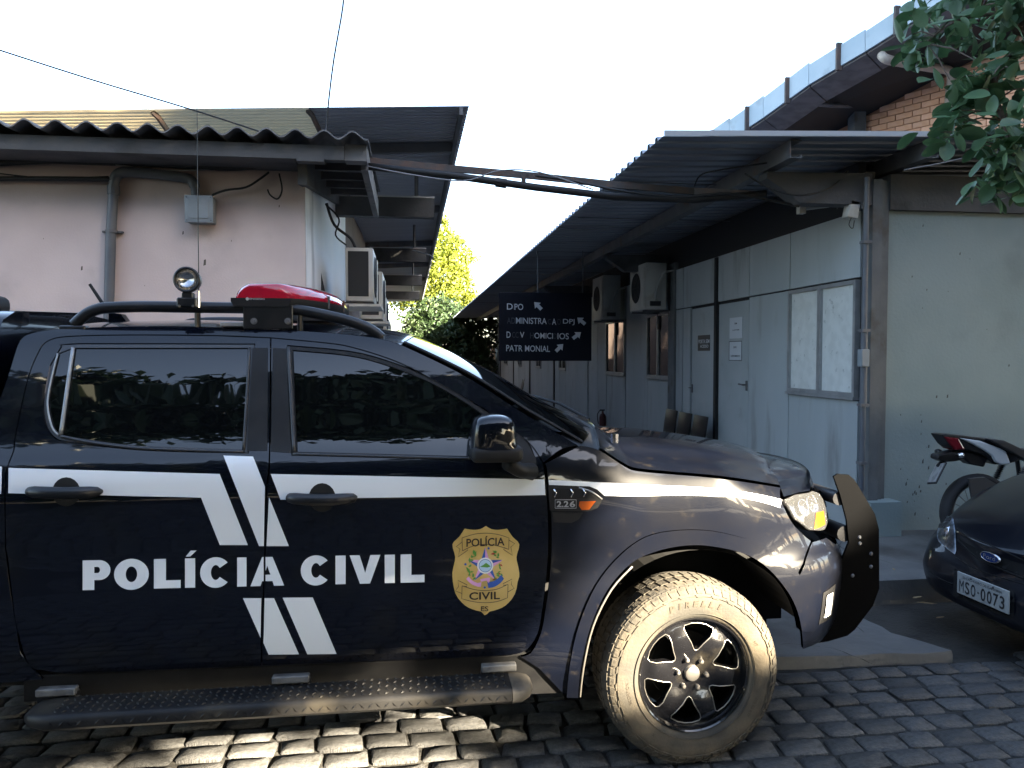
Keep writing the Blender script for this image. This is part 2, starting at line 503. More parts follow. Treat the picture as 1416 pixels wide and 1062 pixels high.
# ------------------------------------------------------------------ left building (pink)
pink = mat('pink_render', (0.55, 0.455, 0.435), 0.8, c2=(0.61, 0.51, 0.485), scale=1.5, bump=0.12, bscale=60, dirt=(0.48, 0.40, 0.38), dscale=2.3, dlim=(0.55, 0.8))
whitew = mat('stained_whitewash', (0.84, 0.86, 0.88), 0.8, c2=(0.89, 0.9, 0.91), scale=2, bump=0.1, bscale=50, dirt=(0.5, 0.51, 0.51), dscale=2.1, dlim=(0.55, 0.75), stretch=(1, 1, .35))
fibro = mat('fibre_cement', (0.15, 0.152, 0.16), 0.9, c2=(0.20, 0.20, 0.205), scale=4, bump=0.25, bscale=50, dirt=(0.05, 0.05, 0.05), dscale=3)
beamc = mat('grey_concrete_beam', (0.075, 0.077, 0.083), 0.85, c2=(0.10, 0.101, 0.105), scale=3, bump=0.2, bscale=30, dirt=(0.045,0.045,0.045), dscale=2.2)
sheet = mat('roof_sheet', (0.42, 0.45, 0.52), 0.45, c2=(0.48, 0.51, 0.57), scale=1.5, metal=0.35, dirt=(0.33, 0.33, 0.36), dscale=0.9, dlim=(0.5,0.8), stretch=(.4,2.5,1))
steel = mat('painted_steel', (0.10, 0.105, 0.115), 0.55, c2=(0.14, 0.14, 0.145), scale=5, dirt=(0.12, 0.065, 0.04), dscale=3, dlim=(0.58,0.72))
rust = mat('rusty_steel', (0.11, 0.07, 0.055), 0.8, c2=(0.07, 0.062, 0.06), scale=7, bump=0.2)
cable = mat('black_cable', (0.012, 0.012, 0.013), 0.6)
wirem = mat('grey_wire', (0.25, 0.25, 0.26), 0.5)
pvcg = mat('grey_pipe', (0.085, 0.095, 0.115), 0.5, c2=(0.11, 0.12, 0.135), scale=3)

LX, LY = -0.95, 7.3                                    # side wall plane, front wall plane
lb = thing('pink_building', 'pink rendered office building with corrugated eaves and a raised metal roof over it', 'building', (-5, 12, 0))
mb = MB(); mb.box((-9, LY, -.05), (LX, LY+.2, 3.42))
mb.build('front_wall', pink, lb)
mb = MB()
mb.add([(LX, LY+.004,-.05),(LX,11.8,-.05),(LX,11.8,3.86),(LX,LY+.004,3.30),(LX-.2, LY+.2,-.05),(LX-.2,11.8,-.05),(LX-.2,11.8,3.86),(LX-.2,LY+.2,3.30)],
       [(0,1,2,3),(4,7,6,5),(1,5,6,2),(2,6,7,3)])
mb.xf(Matrix.Translation((.004,0,0))).build('side_wall', whitew, lb)
mb = MB()
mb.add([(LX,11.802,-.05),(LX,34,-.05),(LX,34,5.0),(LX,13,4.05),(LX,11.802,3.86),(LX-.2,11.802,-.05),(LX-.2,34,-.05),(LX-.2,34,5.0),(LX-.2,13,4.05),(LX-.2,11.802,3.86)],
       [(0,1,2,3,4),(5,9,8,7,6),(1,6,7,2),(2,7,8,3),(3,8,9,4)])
mb.build('rear_side_wall', mat('low_bounce_brown', (0.12,0.09,0.08), .85, c2=(0.16,0.12,0.105), scale=2), lb)  # brown kept dark to cut sunlight bouncing into the passage
# hidden rear and far sides
mb = MB(); mb.box((-9, LY+.2, -.05), (-8.8, 34, 3.42)); mb.box((-9, 33.8, -.05), (LX-.2, 34, 3.42))
mb.build('back_wall', pink, lb)
# low corrugated eave roof (waves seen end-on)
def lowz(y): return 3.53 + .05*(y-6.7)
rows = []
nx = 400
for y in (6.68, 8.0, 9.4):
    rows.append([(-8.8 + (8.8-.34)*i/nx, y, lowz(y) + .033*math.cos(2*math.pi*(-8.8 + (8.8-.34)*i/nx)/.235)) for i in range(nx+1)])
top = [[(a,b,c+.012) for a,b,c in r] for r in rows]
mb = MB(); mb.grid(top); mb.grid([r[::-1] for r in rows]); mb.grid([rows[0], top[0]])
mb.grid([[rows[k][-1], top[k][-1]] for k in range(3)])
eave = mb.build('corrugated_eave', fibro, lb, smooth=True, angle=50)
mb = MB(); mb.box((-8.8, 6.80, 3.355), (-.55, 6.90, 3.475)); mb.box((-.95,6.796,3.335),(-.72,6.906,3.42))
mb.build('fascia_beam', beamc, lb)
mb = MB(); mb.box((-8.8, 6.905, 3.36), (-.98, LY-.003, 3.385)); mb.build('soffit', beamc, lb)
mb = MB()                                             # sloping plate on top of the side wall
for y0, y1 in ((7.0, 13.0),):
    mb.add([(LX-.02,y0,3.18),(LX+.06,y0,3.18),(LX+.06,y1,4.02),(LX-.02,y1,4.02),(LX-.02,y0,3.42),(LX+.06,y0,3.42),(LX+.06,y1,4.28),(LX-.02,y1,4.28)],
           [(0,3,2,1),(4,5,6,7),(0,1,5,4),(1,2,6,5),(2,3,7,6),(3,0,4,7)])
mb.build('wall_plate', beamc, lb)
for k, y in enumerate((7.6, 8.1, 8.6, 9.1)):          # rafters under the low side eave
    mb = MB(); mb.box((LX+.06, y, lowz(y)-.12), (-.36, y+.05, lowz(y)-.045)); mb.build('rafter', beamc, lb)
mb = MB(); mb.box((-.42,7.0,3.32),(-.36,9.35,3.52)); mb.build('verge_board', fibro, lb)
mb = MB(); mb.box((-.548,6.83,3.36),(-.36,6.98,3.50)); mb.build('gutter_end', fibro, lb)
# raised metal roof
HX1, HY0, HY1 = 0.62, 8.0, 36.0
def hz(x): return 4.245 + .052*(x-HX1)
def ribbed(x0, x1, y0, y1, zf, pitch, h, w=.35):
    ys = []
    y = y0
    while y < y1:
        ys += [(y,0),(y+pitch*(1-w)*.86,0),(y+pitch*(1-w),h),(y+pitch*.96,h)]
        y += pitch
    ys.append((y,0))
    r0 = [(x0, yy, zf(x0)+hh) for yy,hh in ys]; r1 = [(x1, yy, zf(x1)+hh) for yy,hh in ys]
    t0 = [(a,b,c+.004) for a,b,c in r0]; t1 = [(a,b,c+.004) for a,b,c in r1]
    m_ = MB(); m_.grid([r0,r1]); m_.grid([t1,t0]); m_.grid([r1,t1]); m_.grid([t0,r0])
    m_.add([r0[0],r1[0],t1[0],t0[0]],[(0,1,2,3)])
    return m_
XT = -1.0
ribbed(XT+.004, HX1, HY0, HY1, hz, .105, .02).build('raised_roof', sheet, lb)
fg = mat('sun_glow_sheet', (0.42,0.42,0.43), .5, c2=(0.48,0.48,0.48), scale=2)  # warm translucent copy of the roof sheet, imitating sun on its underside
_n = fg.node_tree; _t = _n.nodes.new('ShaderNodeBsdfTranslucent'); _t.inputs['Color'].default_value = (0.88,0.80,0.62,1); _m = _n.nodes.new('ShaderNodeMixShader'); _m.inputs[0].default_value = .42
_n.links.new(_n.nodes['Principled BSDF'].outputs[0], _m.inputs[1]); _n.links.new(_t.outputs[0], _m.inputs[2]); _n.links.new(_m.outputs[0], _n.nodes['Material Output'].inputs['Surface'])
ribbed(-9.2, XT, HY0, 12, hz, .105, .02).build('sun_glow_roof', fg, lb)
ribbed(-9.2, XT, 12.07, HY1, hz, .105, .02).build('raised_roof', sheet, lb)
mb = MB()
mb.add([(HX1-.10,HY0,hz(HX1)-.09),(HX1-.06,HY0,hz(HX1)-.09),(HX1-.06,HY1,hz(HX1)-.09),(HX1-.10,HY1,hz(HX1)-.09),
        (HX1-.10,HY0,hz(HX1)-.008),(HX1-.06,HY0,hz(HX1)-.008),(HX1-.06,HY1,hz(HX1)-.008),(HX1-.10,HY1,hz(HX1)-.008)],
       [(0,3,2,1),(4,5,6,7),(0,1,5,4),(1,2,6,5),(2,3,7,6),(3,0,4,7)])
mb.build('edge_purlin', steel, lb)
for y in (9.3, 13.2, 17.2, 21.2, 25.2):
    m_ = MB(); x0, x1 = -8.8, HX1-.105
    m_.add([(x0,y,hz(x0)-.12),(x1,y,hz(x1)-.12),(x1,y+.07,hz(x1)-.12),(x0,y+.07,hz(x0)-.12),(x0,y,hz(x0)-.006),(x1,y,hz(x1)-.006),(x1,y+.07,hz(x1)-.006),(x0,y+.07,hz(x0)-.006)],
           [(0,3,2,1),(4,5,6,7),(0,1,5,4),(1,2,6,5),(2,3,7,6),(3,0,4,7)])
    m_.build('roof_beam', steel, lb)
for px in (8, 232, 442):                              # bent steel props carrying the raised roof
    p = onY(px, 178, 8.2); x = p.x
    m_ = MB(); z = hz(x)
    m_.tube([(x-.10,8.05,z-.015),(x-.06,8.10,z-.05),(x+.0,8.30,z-.17),(x+.12,9.0,lowz(9.0)+.05)], .028, 6)
    m_.build('roof_prop', rust, lb)
for y in (10.2, 15.0, 20.0, 25.0):                    # concrete cantilevers
    zt = 3.74
    m_ = MB(); m_.box((LX+.006,y,zt-.25),(.33,y+.16,zt)); o = m_.build('cantilever_beam', beamc, lb)
    m_ = MB(); m_.box((LX+.2,y-.004,zt+.001),(.335,y+.165,zt+.02)); m_.build('edge_cap', flat('pale_cap', (0.55,0.56,0.57), .6), o)
    m_ = MB(); m_.tube([(0.1,y+.08,zt+.02),(.1,y+.08,hz(.1)-.01)], .03, 6); m_.build('roof_post', steel, o)
# marks on the wall, hooks
mb = MB()
for px, py, s in ((113,371,.02),(283,363,.03),(253,322,.016),(386,285,.012),(320,333,.008),(60,330,.006),(200,395,.006)):
    p = onY(px,py,LY-.002); mb.add([(p.x-s*.4,p.y,p.z-s),(p.x+s*.35,p.y,p.z-s*.7),(p.x+s*.4,p.y,p.z+s),(p.x-s*.2,p.y,p.z+s*.8)], [(0,1,2,3)])
mb.build('wall_chip', flat('chipped_plaster', (0.09,0.075,0.06), .9), lb)

# services on the left wall
wpt = lambda px, py, o=.06: onY(px, py, LY-o)
mb = MB()
pth = [wpt(150,452), wpt(153,330), wpt(156.5,268), wpt(158,250), wpt(163,241), wpt(175,238), wpt(210,240), wpt(255,246), wpt(265,250), wpt(269,258), wpt(270,272)]
q = thing('drain_pipe', 'grey plastic conduit running down the pink wall and bending over to the junction box', 'pipe', (pth[0].x, LY-.06, 0))
low = Vector((pth[0].x-.06, LY-.06, .02))
MB().tube([low]+pth[:4], .043, 10).build('pipe', pvcg, q, smooth=True, angle=60)
MB().tube(catmull(pth[3:7],4), .047, 10).build('bend', pvcg, q, smooth=True, angle=60)
MB().tube(catmull(pth[6:],4), [.045]*13+[.035]*4, 10).build('branch_pipe', pvcg, q, smooth=True, angle=60)
c = wpt(154,320)
MB().tube([c+Vector((0,0,-.012)),c+Vector((0,0,.012))], .05, 10).build('clamp', steel, q)
mb = MB(); mb.box((c.x-.085,c.y+.02,c.z-.008),(c.x+.085,LY-.002,c.z+.008)); mb.build('clamp_strap', steel, q)
c = wpt(157,262); MB().tube([c+Vector((0,0,-.045)),c+Vector((0,0,.03))], .053, 12).build('coupling', pvcg, q)

a, b = wpt(256,306,.16), wpt(293,271,.16)
q = thing('junction_box', 'square grey electrical junction box on the pink wall under the eaves', 'junction box', ((a.x+b.x)/2, LY, a.z))
gbox = mat('grey_box', (0.21,0.24,0.26), .5, c2=(0.25,0.28,0.30), scale=6)
mb = MB(); mb.rbox((a.x,LY-.13,a.z),(b.x,LY-.004,b.z),.008); mb.build('housing', gbox, q, smooth=True, angle=40)
mb = MB(); mb.rbox((a.x-.006,LY-.155,a.z-.006),(b.x+.006,LY-.131,b.z+.006),.006); cv = mb.build('cover', gbox, q, smooth=True, angle=40)
mb = MB(); mb.rbox((a.x+.03,LY-.161,a.z+.03),(b.x-.03,LY-.156,b.z-.03),.004); mb.build('raised_panel', gbox, cv)
for sx in (a.x+.012, b.x-.012):
    for sz in (a.z+.012, b.z-.012):
        MB().tube([(sx,LY-.155,sz),(sx,LY-.160,sz)], .006, 8).build('screw', steel, cv)

def wire(name, pts, r, m, label, k=5, group=None, n=6):
    o = MB().tube(catmull(pts, k), r, n).build(name, m, None, smooth=True)
    return tag(o, label, 'cable', group)
W = lambda px, py: onY(px, py, LY-.07)
E = lambda px, py: onY(px, py, 6.85)
wire('wall_cable', [W(-30,227),W(100,222),W(250,229),W(330,232),W(400,222)], .028, cable, 'thick black cable bundle along the top of the pink wall')
wire('wall_cable', [W(-30,247),W(60,247),W(160,248)], .022, cable, 'dark pipe-like cable running level along the pink wall left of the conduit')
wire('wall_cable', [W(160,228),W(230,236),W(320,232),W(405,226)], .008, wirem, 'thin pale wire sagging above the junction box')
wire('wall_cable', [W(293,270),W(312,263),W(340,259),W(360,247),W(372,238)], .010, cable, 'black cable looping from the right side of the junction box up to the eaves')
wire('wall_cable', [W(-30,236),W(60,246),W(150,244)], .006, cable, 'thin dark wire drooping beside the conduit bend on the pink wall')
wire('hook_wire', [W(386,240),W(390,262),W(384,275),W(374,270),W(370,262)], .008, cable, 'bent black hook of wire hanging near the corner of the pink wall')

# air conditioners on both sides of the passage
acw = mat('ac_casing', (0.50,0.50,0.475), .5, c2=(0.56,0.555,0.52), scale=4, dirt=(0.33,0.30,0.25), dscale=3.5, dlim=(.52,.8))
acd = mat('ac_coil', (0.02,0.022,0.025), .6)
def condenser(label, w=.80, d=.30, h=.56, side=1, group=None):
    """local: x away from the wall (0 at wall), y along it, fan faces +x"""
    t = thing('air_conditioner', label, 'air conditioner', group=group)
    m_ = MB(); m_.rbox((.12,0,0),(.12+d,w,h),.012); m_.build('casing', acw, t, smooth=True, angle=40, local=True)
    m_ = MB(); m_.box((.15,-.006,.05),(.12+d-.05,-.001,h-.04)); m_.build('coil_side', acd, t, local=True)
    m_ = MB(); m_.lathe([(0.0,.003),(.20,.003),(.22,.010),(.235,.004)], 'x', 28, (.12+d,w*.42,h*.5)); m_.build('fan_opening', acd, t, local=True, smooth=True, angle=30)
    m_ = MB()
    for k in range(5): m_.lathe([(.04+k*.042,.014),(.046+k*.042,.018),(.052+k*.042,.014)], 'x', 24, (.12+d,w*.42,h*.5))
    for k in range(8):
        a_ = k*math.pi/4; c_ = Vector((.12+d+.014,w*.42,h*.5))
        m_.tube([c_, c_+Vector((0,math.cos(a_)*.225,math.sin(a_)*.225))], .004, 4)
    m_.build('fan_guard', acd, t, local=True)
    for y in (.12, w-.12):
        m_ = MB(); m_.box((0,y-.02,-.035),(.12+d,y+.02,-.004)); m_.box((0,y-.015,-.28),(.03,y+.015,-.036)); m_.build('wall_bracket', steel, t, local=True)
    m_ = MB(); m_.box((.13+d,w*.80,.05),(.137+d,w*.97,h-.05)); m_.build('service_panel', acw, t, local=True)
    return t
labs = ['white air conditioner on the white side wall, first from the pink corner', 'pale air conditioner on the white side wall, second from the pink corner',
        'pale air conditioner on the white side wall, third from the pink corner', 'small air conditioner low on the white side wall, fourth from the pink corner']
for k, (y, z, w_, h_) in enumerate(((8.55, 2.27, .80, .58), (10.3, 2.16, .80, .62), (12.6, 2.02, .8, .6), (15.2, 1.78, .8, .6))):
    t = condenser(labs[k], w=w_, h=h_, group='air conditioners on the white wall')
    t.location = (LX+.14 - .02*k + (.06 if k else 0), y, z)
    m_ = MB(); m_.box((.10,-.10,-.065),(.50,.85,-.037)); m_.build('tray', acw, t, local=True)
wire('ac_hose', [(LX+.05,8.7,3.35),(LX+.13,8.72,3.12),(LX+.30,8.75,2.98),(LX+.36,8.78,2.86)], .016, cable, 'black hose hanging above the first air conditioner on the white wall')
wire('ac_hose', [(LX+.06,8.5,3.3),(LX+.20,8.52,3.15),(LX+.16,8.55,2.98),(LX+.27,8.6,2.88)], .010, cable, 'tangled thin wire above the first air conditioner on the white wall')
mb = MB(); mb.add([(LX+.02,8.30,1.9),(LX+.02,8.62,1.72),(LX+.16,8.62,1.75),(LX+.03,8.30,2.55)],[(0,1,2,3)]); 
# window slot with a tilted shutter beside the first unit
wdw = mb.build('window_shutter', acd, lb)

# ------------------------------------------------------------------ right building (panelled offices)
panel = vary(mat('grey_panel', (0.36,0.40,0.415), .6, c2=(0.40,0.44,0.455), scale=1.3, dirt=(0.25,0.265,0.265), dscale=2.6, dlim=(.52,.78), bump=.06, stretch=(1,1.6,.35)), .07)
doorm = mat('grey_door', (0.37,0.415,0.43), .55, c2=(0.41,0.45,0.465), scale=2, dirt=(0.29,0.30,0.30), dscale=3.0, dlim=(.58,.78))
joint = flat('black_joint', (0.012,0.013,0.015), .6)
alu = mat('aluminium_frame', (0.36,0.37,0.38), .4, metal=.4, c2=(0.3,0.31,0.31), scale=9)
frost = mat('papered_pane', (0.62,0.65,0.63), .5, c2=(0.70,0.73,0.71), scale=9, coat=.6, detail=8, dirt=(0.42,0.45,0.44), dscale=14, dlim=(.62,.7))
dglass = mat('dark_office_glass', (0.018,0.014,0.013), .03, spec=.6)
greenw = mat('grey_green_wall', (0.225,0.285,0.29), .85, c2=(0.25,0.31,0.315), scale=1.4, bump=.15, bscale=40, dirt=(0.185,0.225,0.225), dscale=1.5, dlim=(.55,.8))
col_m = mat('grey_column', (0.115,0.127,0.135), .8, c2=(0.145,0.155,0.16), scale=4, bump=.2, dirt=(0.09,0.085,0.075), dscale=3, dlim=(.55,.7))
RX, RY = 4.0, 6.32
rb = thing('panelled_offices', 'long grey panelled office block under a dark overhanging metal roof', 'building', (6, 14, 0))
def yat(px, X=RX): return X / math.tan(math.atan((px-708)/FPX) + YAW)
# corner column, front wall, beams
mb = MB(); mb.box((3.985,RY-.10,.10),(4.075,RY+.05,3.2)); mb.box((4.079,RY-.06,.10),(4.135,RY+.05,3.2)); mb.box((4.139,RY-.035,.10),(4.18,RY+.05,3.2))
mb.build('corner_column', col_m, rb)
mb = MB(); mb.box((4.181,RY-.005,.05),(9.6,RY+.18,2.95)); fw = mb.build('front_wall', greenw, rb)
mb = MB(); mb.box((4.181,RY-.05,2.952),(9.6,RY+.18,3.26)); mb.build('lintel_beam', beamc, rb)
mb = MB(); mb.box((3.95,RY-.20,.10),(4.24,RY-.006,.40)); mb.build('column_base', greenw, rb)
mb = MB(); rr = random.Random(12)
for k in range(46):
    px, py = 1225 + 190*rr.random()**1.3, rr.uniform(300,710)
    if k < 26: px, py = rr.gauss(1290,32), rr.gauss(640,45)
    p = onY(px,py,RY-.008); s = rr.uniform(.004,.014)
    if p.x < 4.2 or not .15 < p.z < 2.9: continue
    mb.add([(p.x-s*.6,p.y,p.z-s),(p.x+s*.5,p.y,p.z-s*.8),(p.x+s*.6,p.y,p.z+s*rr.uniform(.6,2.4)),(p.x-s*.4,p.y,p.z+s*.9)],[(0,1,2,3)])
mb.build('paint_chip', flat('chip_dark', (0.07,0.075,0.075), .9), rb)
for k, y in enumerate((RY-.09, 11.6, 17.0, 22.5)):     # cantilever brackets carrying the purlin
    m_ = MB(); x0, x1 = 3.02, 3.98
    if k: x1 = 4.15
    m_.prism([(x1,y,2.98),(x0+.30,y,2.98),(x0+.22,y,3.04),(x0,y,3.18),(x0,y,3.235),(x1,y,3.25)], (0,.16,0)); m_.build('cantilever_beam', beamc, rb)
# roof
EX, EY0, EY1 = 1.96, 5.82, 36.0
def ez(x): return 3.375 + .035*(x-EX)
ribbed(EX, 9.8, EY0, EY1, ez, .20, .035, .28).build('metal_roof', mat('dark_roof_sheet', (0.26,0.30,0.37), .5, c2=(0.30,0.34,0.41), scale=1.4, metal=.3, dirt=(0.15,0.16,0.18), dscale=1.1, dlim=(.5,.8), stretch=(.4,2.5,1)), rb)
mb = MB(); mb.box((EX+.01,EY0-.012,ez(EX)+.004),(9.8,EY0-.002,ez(EX)+.045),Matrix.Rotation(-.035,3,'Y'),(EX,EY0,ez(EX))); mb.build('roof_flashing', flat('pale_flashing', (0.45,0.47,0.5), .45), rb)
for x in (onY(1100,203,EY0+.05).x, onY(1289,203,EY0+.05).x):   # C-section purlins along the passage
    z = ez(x)
    m_ = MB()
    m_.box((x-.05,EY0+.04,z-.155),(x-.043,EY1,z-.012)); m_.box((x-.042,EY0+.04,z-.155),(x+.05,EY1,z-.148)); m_.box((x-.042,EY0+.04,z-.019),(x+.05,EY1,z-.012)); m_.box((x+.043,EY0+.04,z-.147),(x+.05,EY1,z-.125))
    m_.build('purlin', steel, rb)
for y in (7.35, 9.3, 12.4, 15.4, 18.4, 21.4, 24.4):
    m_ = MB(); m_.box((EX+.1,y,ez(EX)-.008),(8,y+.012,ez(EX)+.0)); m_.build('sheet_lap', steel, rb)
# panels along the passage: (pixel x from, to, kind)
ZF = .10
def zat(px, py): return onX(px, py, RX).z
ZT, ZM = zat(1190,291), zat(1190,384.5)                # panel top, transom rail
y_sp = []
backing = MB(); backing.box((RX+.012, RY+.055, ZF),(RX+.1, 36, 3.3)); backing.build('stud_wall', joint, rb)
def wpanel(y0, y1, z0, z1, name='wall_panel', m=panel, g=.008, d=.02):
    m_ = MB(); m_.rbox((RX-d,y0+g,z0+g),(RX+.010,y1-g,z1-g),.003,1); return m_.build(name, m, rb)
def window(y0, y1, z0, z1, pane_m):
    m_ = MB(); fr = .035
    for a_, b_ in (((y0,z0),(y1,z0+fr)),((y0,z1-fr),(y1,z1)),((y0,z0+fr),(y0+fr,z1-fr)),((y1-fr,z0+fr),(y1,z1-fr)),(((y0+y1)/2-.03,z0+fr),((y0+y1)/2+.03,z1-fr))):
        m_.box((RX-.045,a_[0],a_[1]),(RX+.008,b_[0],b_[1]))
    w_ = m_.build('window', alu, rb)
    for a_, b_ in ((y0+fr,(y0+y1)/2-.03),((y0+y1)/2+.03,y1-fr)):
        m_ = MB(); m_.box((RX-.018,a_+.001,z0+fr+.001),(RX-.012,b_-.001,z1-fr-.001)); m_.build('pane', pane_m, w_)
    m_ = MB(); m_.box((RX-.06,y0-.01,z0-.03),(RX+.006,y1+.01,z0-.001)); m_.build('sill', alu, w_)
    return w_
def door(y0, y1, z1, hinge=1, handle=True):
    m_ = MB(); m_.rbox((RX-.006,y0+.03,ZF+.01),(RX+.011,y1-.03,z1-.03),.003,1); d_ = m_.build('door', doorm, rb)
    return d_
yy = [yat(p) for p in (1190,1093,1037,993,956,946,936,929.5)]
wpanel(yy[0], yy[1], ZM, ZT); wpanel(yy[1], yy[2], ZM, ZT); wpanel(yy[2], yy[3], ZM, ZT); wpanel(yy[3], yy[4], ZM, ZT); wpanel(yy[4], yy[5], ZM, ZT); wpanel(yy[5]+.02, yy[7], ZM, ZT)
zb = zat(1186,549)
w1 = window(yy[0]+.03, yy[1]-.01, zb, ZM-.012, frost)
w1['label'] = 'window papered over in white'
wpanel(yy[0], yy[1], ZF, zb-.03); wpanel(yy[1], yy[2], ZF, ZM)
d1 = door(yy[2], yy[3], ZM); d2 = door(yy[3]+.06, yy[4], ZM)
wpanel(yy[4], yy[5], ZF, ZM); wpanel(yy[5]+.02, yy[6], ZF, ZM)
mb = MB(); mb.box((RX-.045,yy[3]-.03,ZF),(RX+.010,yy[3]+.05,ZT-.02)); mb.build('door_post', joint, rb)
# handles
def lever(yc, zc, par, flip):
    m_ = MB(); m_.rbox((RX-.022,yc-.02,zc-.06),(RX-.008,yc+.02,zc+.06),.004,1); m_.tube([(RX-.02,yc,zc+.01),(RX-.06,yc,zc+.01),(RX-.06,yc+flip*.12,zc+.015)], .010, 8); m_.build('door_handle', steel, par)
lever(yy[2]+.06, zat(1030,533), d1, 1); lever(yy[4]-.07, zat(958,537), d2, -1)
paper = flat('white_paper', (0.62,0.66,0.70), .7)
def flatsheet(px0, py0, px1, py1, m, par, name, d=.010, th=.003):
    a_, b_ = onX(px0,py0,RX-d), onX(px1,py1,RX-d)
    m_ = MB(); m_.box((RX-d,min(a_.y,b_.y),min(a_.z,b_.z)),(RX-d+th,max(a_.y,b_.y),max(a_.z,b_.z))); return m_.build(name, m, par), a_, b_
def wtext(s, px0, py0, px1, py1, m, par, d=.013, bold=.015):
    a_, b_ = onX(px0,py1,RX-d), onX(px1,py0,RX-d)
    m_ = MB(); flat_text(m_, s, a_, (0,b_.y-a_.y,0), (0,0,b_.z-a_.z), bold); return m_.build('lettering', m, par)
flatsheet(1009,440,1026,467.5,paper,d1,'notice'); wtext('EM', 1015.8,446,1019,448.6,joint,d1); wtext('LUTTER', 1013,455,1022.5,457.5,joint,d1)
flatsheet(1008,472,1025.5,499,flat('dark_paper_edge',(0.08,0.09,0.1)),d1,'notice_backing',.008,.001); flatsheet(1008.8,473,1024.8,498,paper,d1,'notice'); wtext('SPE', 1014,479,1018.5,481.5,joint,d1); wtext('ATENDIMENTO', 1010.5,491,1023,493.5,joint,d1)
flatsheet(965,464,981.5,485,flat('sign_black',(0.02,0.022,0.028),.4),d2,'door_sign'); wtext('PORTA SEM', 965.8,469,981,475,paper,d2); wtext('ACESSO', 968,476.5,979.5,481,paper,d2)
# column and far bays
yc = yat(931)
mb = MB(); mb.box((RX-.05,yy[6]+.0,ZF),(RX+.010,yy[7]+.06,ZT+.1)); mb.build('wall_post', col_m, rb)
zwt, zwb = zat(913,434), zat(913,522)
win3 = window(yat(930)+.05, yat(897), zwb, zwt, dglass)
wpanel(yat(930)+.05, yat(897), ZF, zwb-.03); wpanel(yat(930)+.05, yat(897), zwt, ZT); wpanel(yat(897), yat(867), ZF, ZT)
window(yat(866), yat(840), zwb, zwt, dglass); wpanel(yat(866), yat(840), ZF, zwb-.03); wpanel(yat(866), yat(840), zwt, ZT)
wpanel(yat(839.5), yat(827), ZF, ZT); 
mb = MB(); m_y0, m_y1 = yat(826.5), yat(814); mb.box((RX-.006,m_y0+.03,ZF),(RX+.01,m_y1-.03,ZM)); mb.build('door', doorm, rb); wpanel(m_y0, m_y1, ZM, ZT)
y = m_y1 + .04; rr = random.Random(5); k = 0
while y < 35:
    w_ = rr.choice((.9,1.2,1.2,.62)); 
    if k % 5 == 2:
        window(y, y+w_, zwb, zwt, dglass); wpanel(y, y+w_, ZF, zwb-.03); wpanel(y, y+w_, zwt, ZT)
    elif k % 5 == 4:
        m_ = MB(); m_.box((RX-.05,y,ZF),(RX+.01,y+.12,ZT)); m_.build('wall_post', joint, rb); w_ = .12
    else: wpanel(y, y+w_, ZF, ZT)
    y += w_; k += 1
# end wall of the roof space
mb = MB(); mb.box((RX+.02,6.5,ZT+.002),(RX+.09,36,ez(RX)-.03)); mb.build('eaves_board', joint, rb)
# drain pipe at the corner
px_ = onY(1196,400,RY-.14).x
q = thing('downpipe', 'grey metal conduit pipe running up the corner column of the panelled offices', 'pipe', (px_, RY-.14, .1))
pz = lambda py: onY(1196,py,RY-.14).z
MB().tube([(px_,RY-.14,.10),(px_,RY-.14,3.2)], .023, 10).build('pipe', pvcg, q, smooth=True, angle=60)
mb = MB(); mb.rbox((px_-.04,RY-.18,pz(507)),(px_+.03,RY-.105,pz(483)),.006); mb.build('inspection_box', gbox, q)
MB().tube([(px_,RY-.14,pz(560)),(px_,RY-.14,pz(455))], .030, 10).build('sleeve', pvcg, q, smooth=True, angle=60)
for py in (335, 457, 560, 640):
    m_ = MB(); m_.box((px_-.035,RY-.175,pz(py)-.012),(px_+.035,RY-.102,pz(py)+.012)); m_.build('clamp', steel, q)
# fluorescent lamp and little camera under the bracket
a_, b_ = onY(1108,288,6.55), onY(1165,281,6.55)
q = thing('strip_light', 'unlit white strip lamp slung under the roof bracket above the papered window', 'lamp', tuple(a_))
MB().tube([a_,b_],.024,8).build('tube', flat('lamp_white',(0.5,0.5,0.48),.4), q)
mb = MB(); mb.box((a_.x-.03,a_.y-.03,a_.z-.05),(a_.x+.03,a_.y+.03,a_.z+.10)); mb.build('end_bracket', acw, q)
mb = MB(); mb.tube([a_+Vector((.1,0,.02)),(a_.x+.1,a_.y,3.0)],.006,5); mb.tube([b_+Vector((-.05,0,.02)),(b_.x-.05,b_.y,3.0)],.006,5); mb.build('hanger', steel, q)
a_ = onY(1178,290,6.28)
q = thing('floodlight', 'small grey floodlight fixed beside the corner column under the roof', 'lamp', tuple(a_))
mb = MB(); mb.rbox((a_.x-.055,a_.y-.05,a_.z-.08),(a_.x+.045,a_.y+.05,a_.z+.075),.012,2,Matrix.Translation(a_)@Matrix.Rotation(.18,4,'Y')@Matrix.Translation(-a_)); mb.build('housing', acw, q, smooth=True, angle=40)
mb = MB(); mb.box((a_.x-.01,a_.y+.051,a_.z-.02),(a_.x+.08,a_.y+.06,a_.z+.06)); mb.box((a_.x+.06,a_.y-.06,a_.z+.0),(a_.x+.12,a_.y+.05,a_.z+.05)); mb.build('bracket', steel, q)
MB().tube(catmull([a_+Vector((-.03,-.04,-.08)),a_+Vector((-.055,-.05,-.14)),a_+Vector((-.02,-.05,-.17)),a_+Vector((.0,-.04,-.10))]),.004,5).build('loose_wire', cable, q)
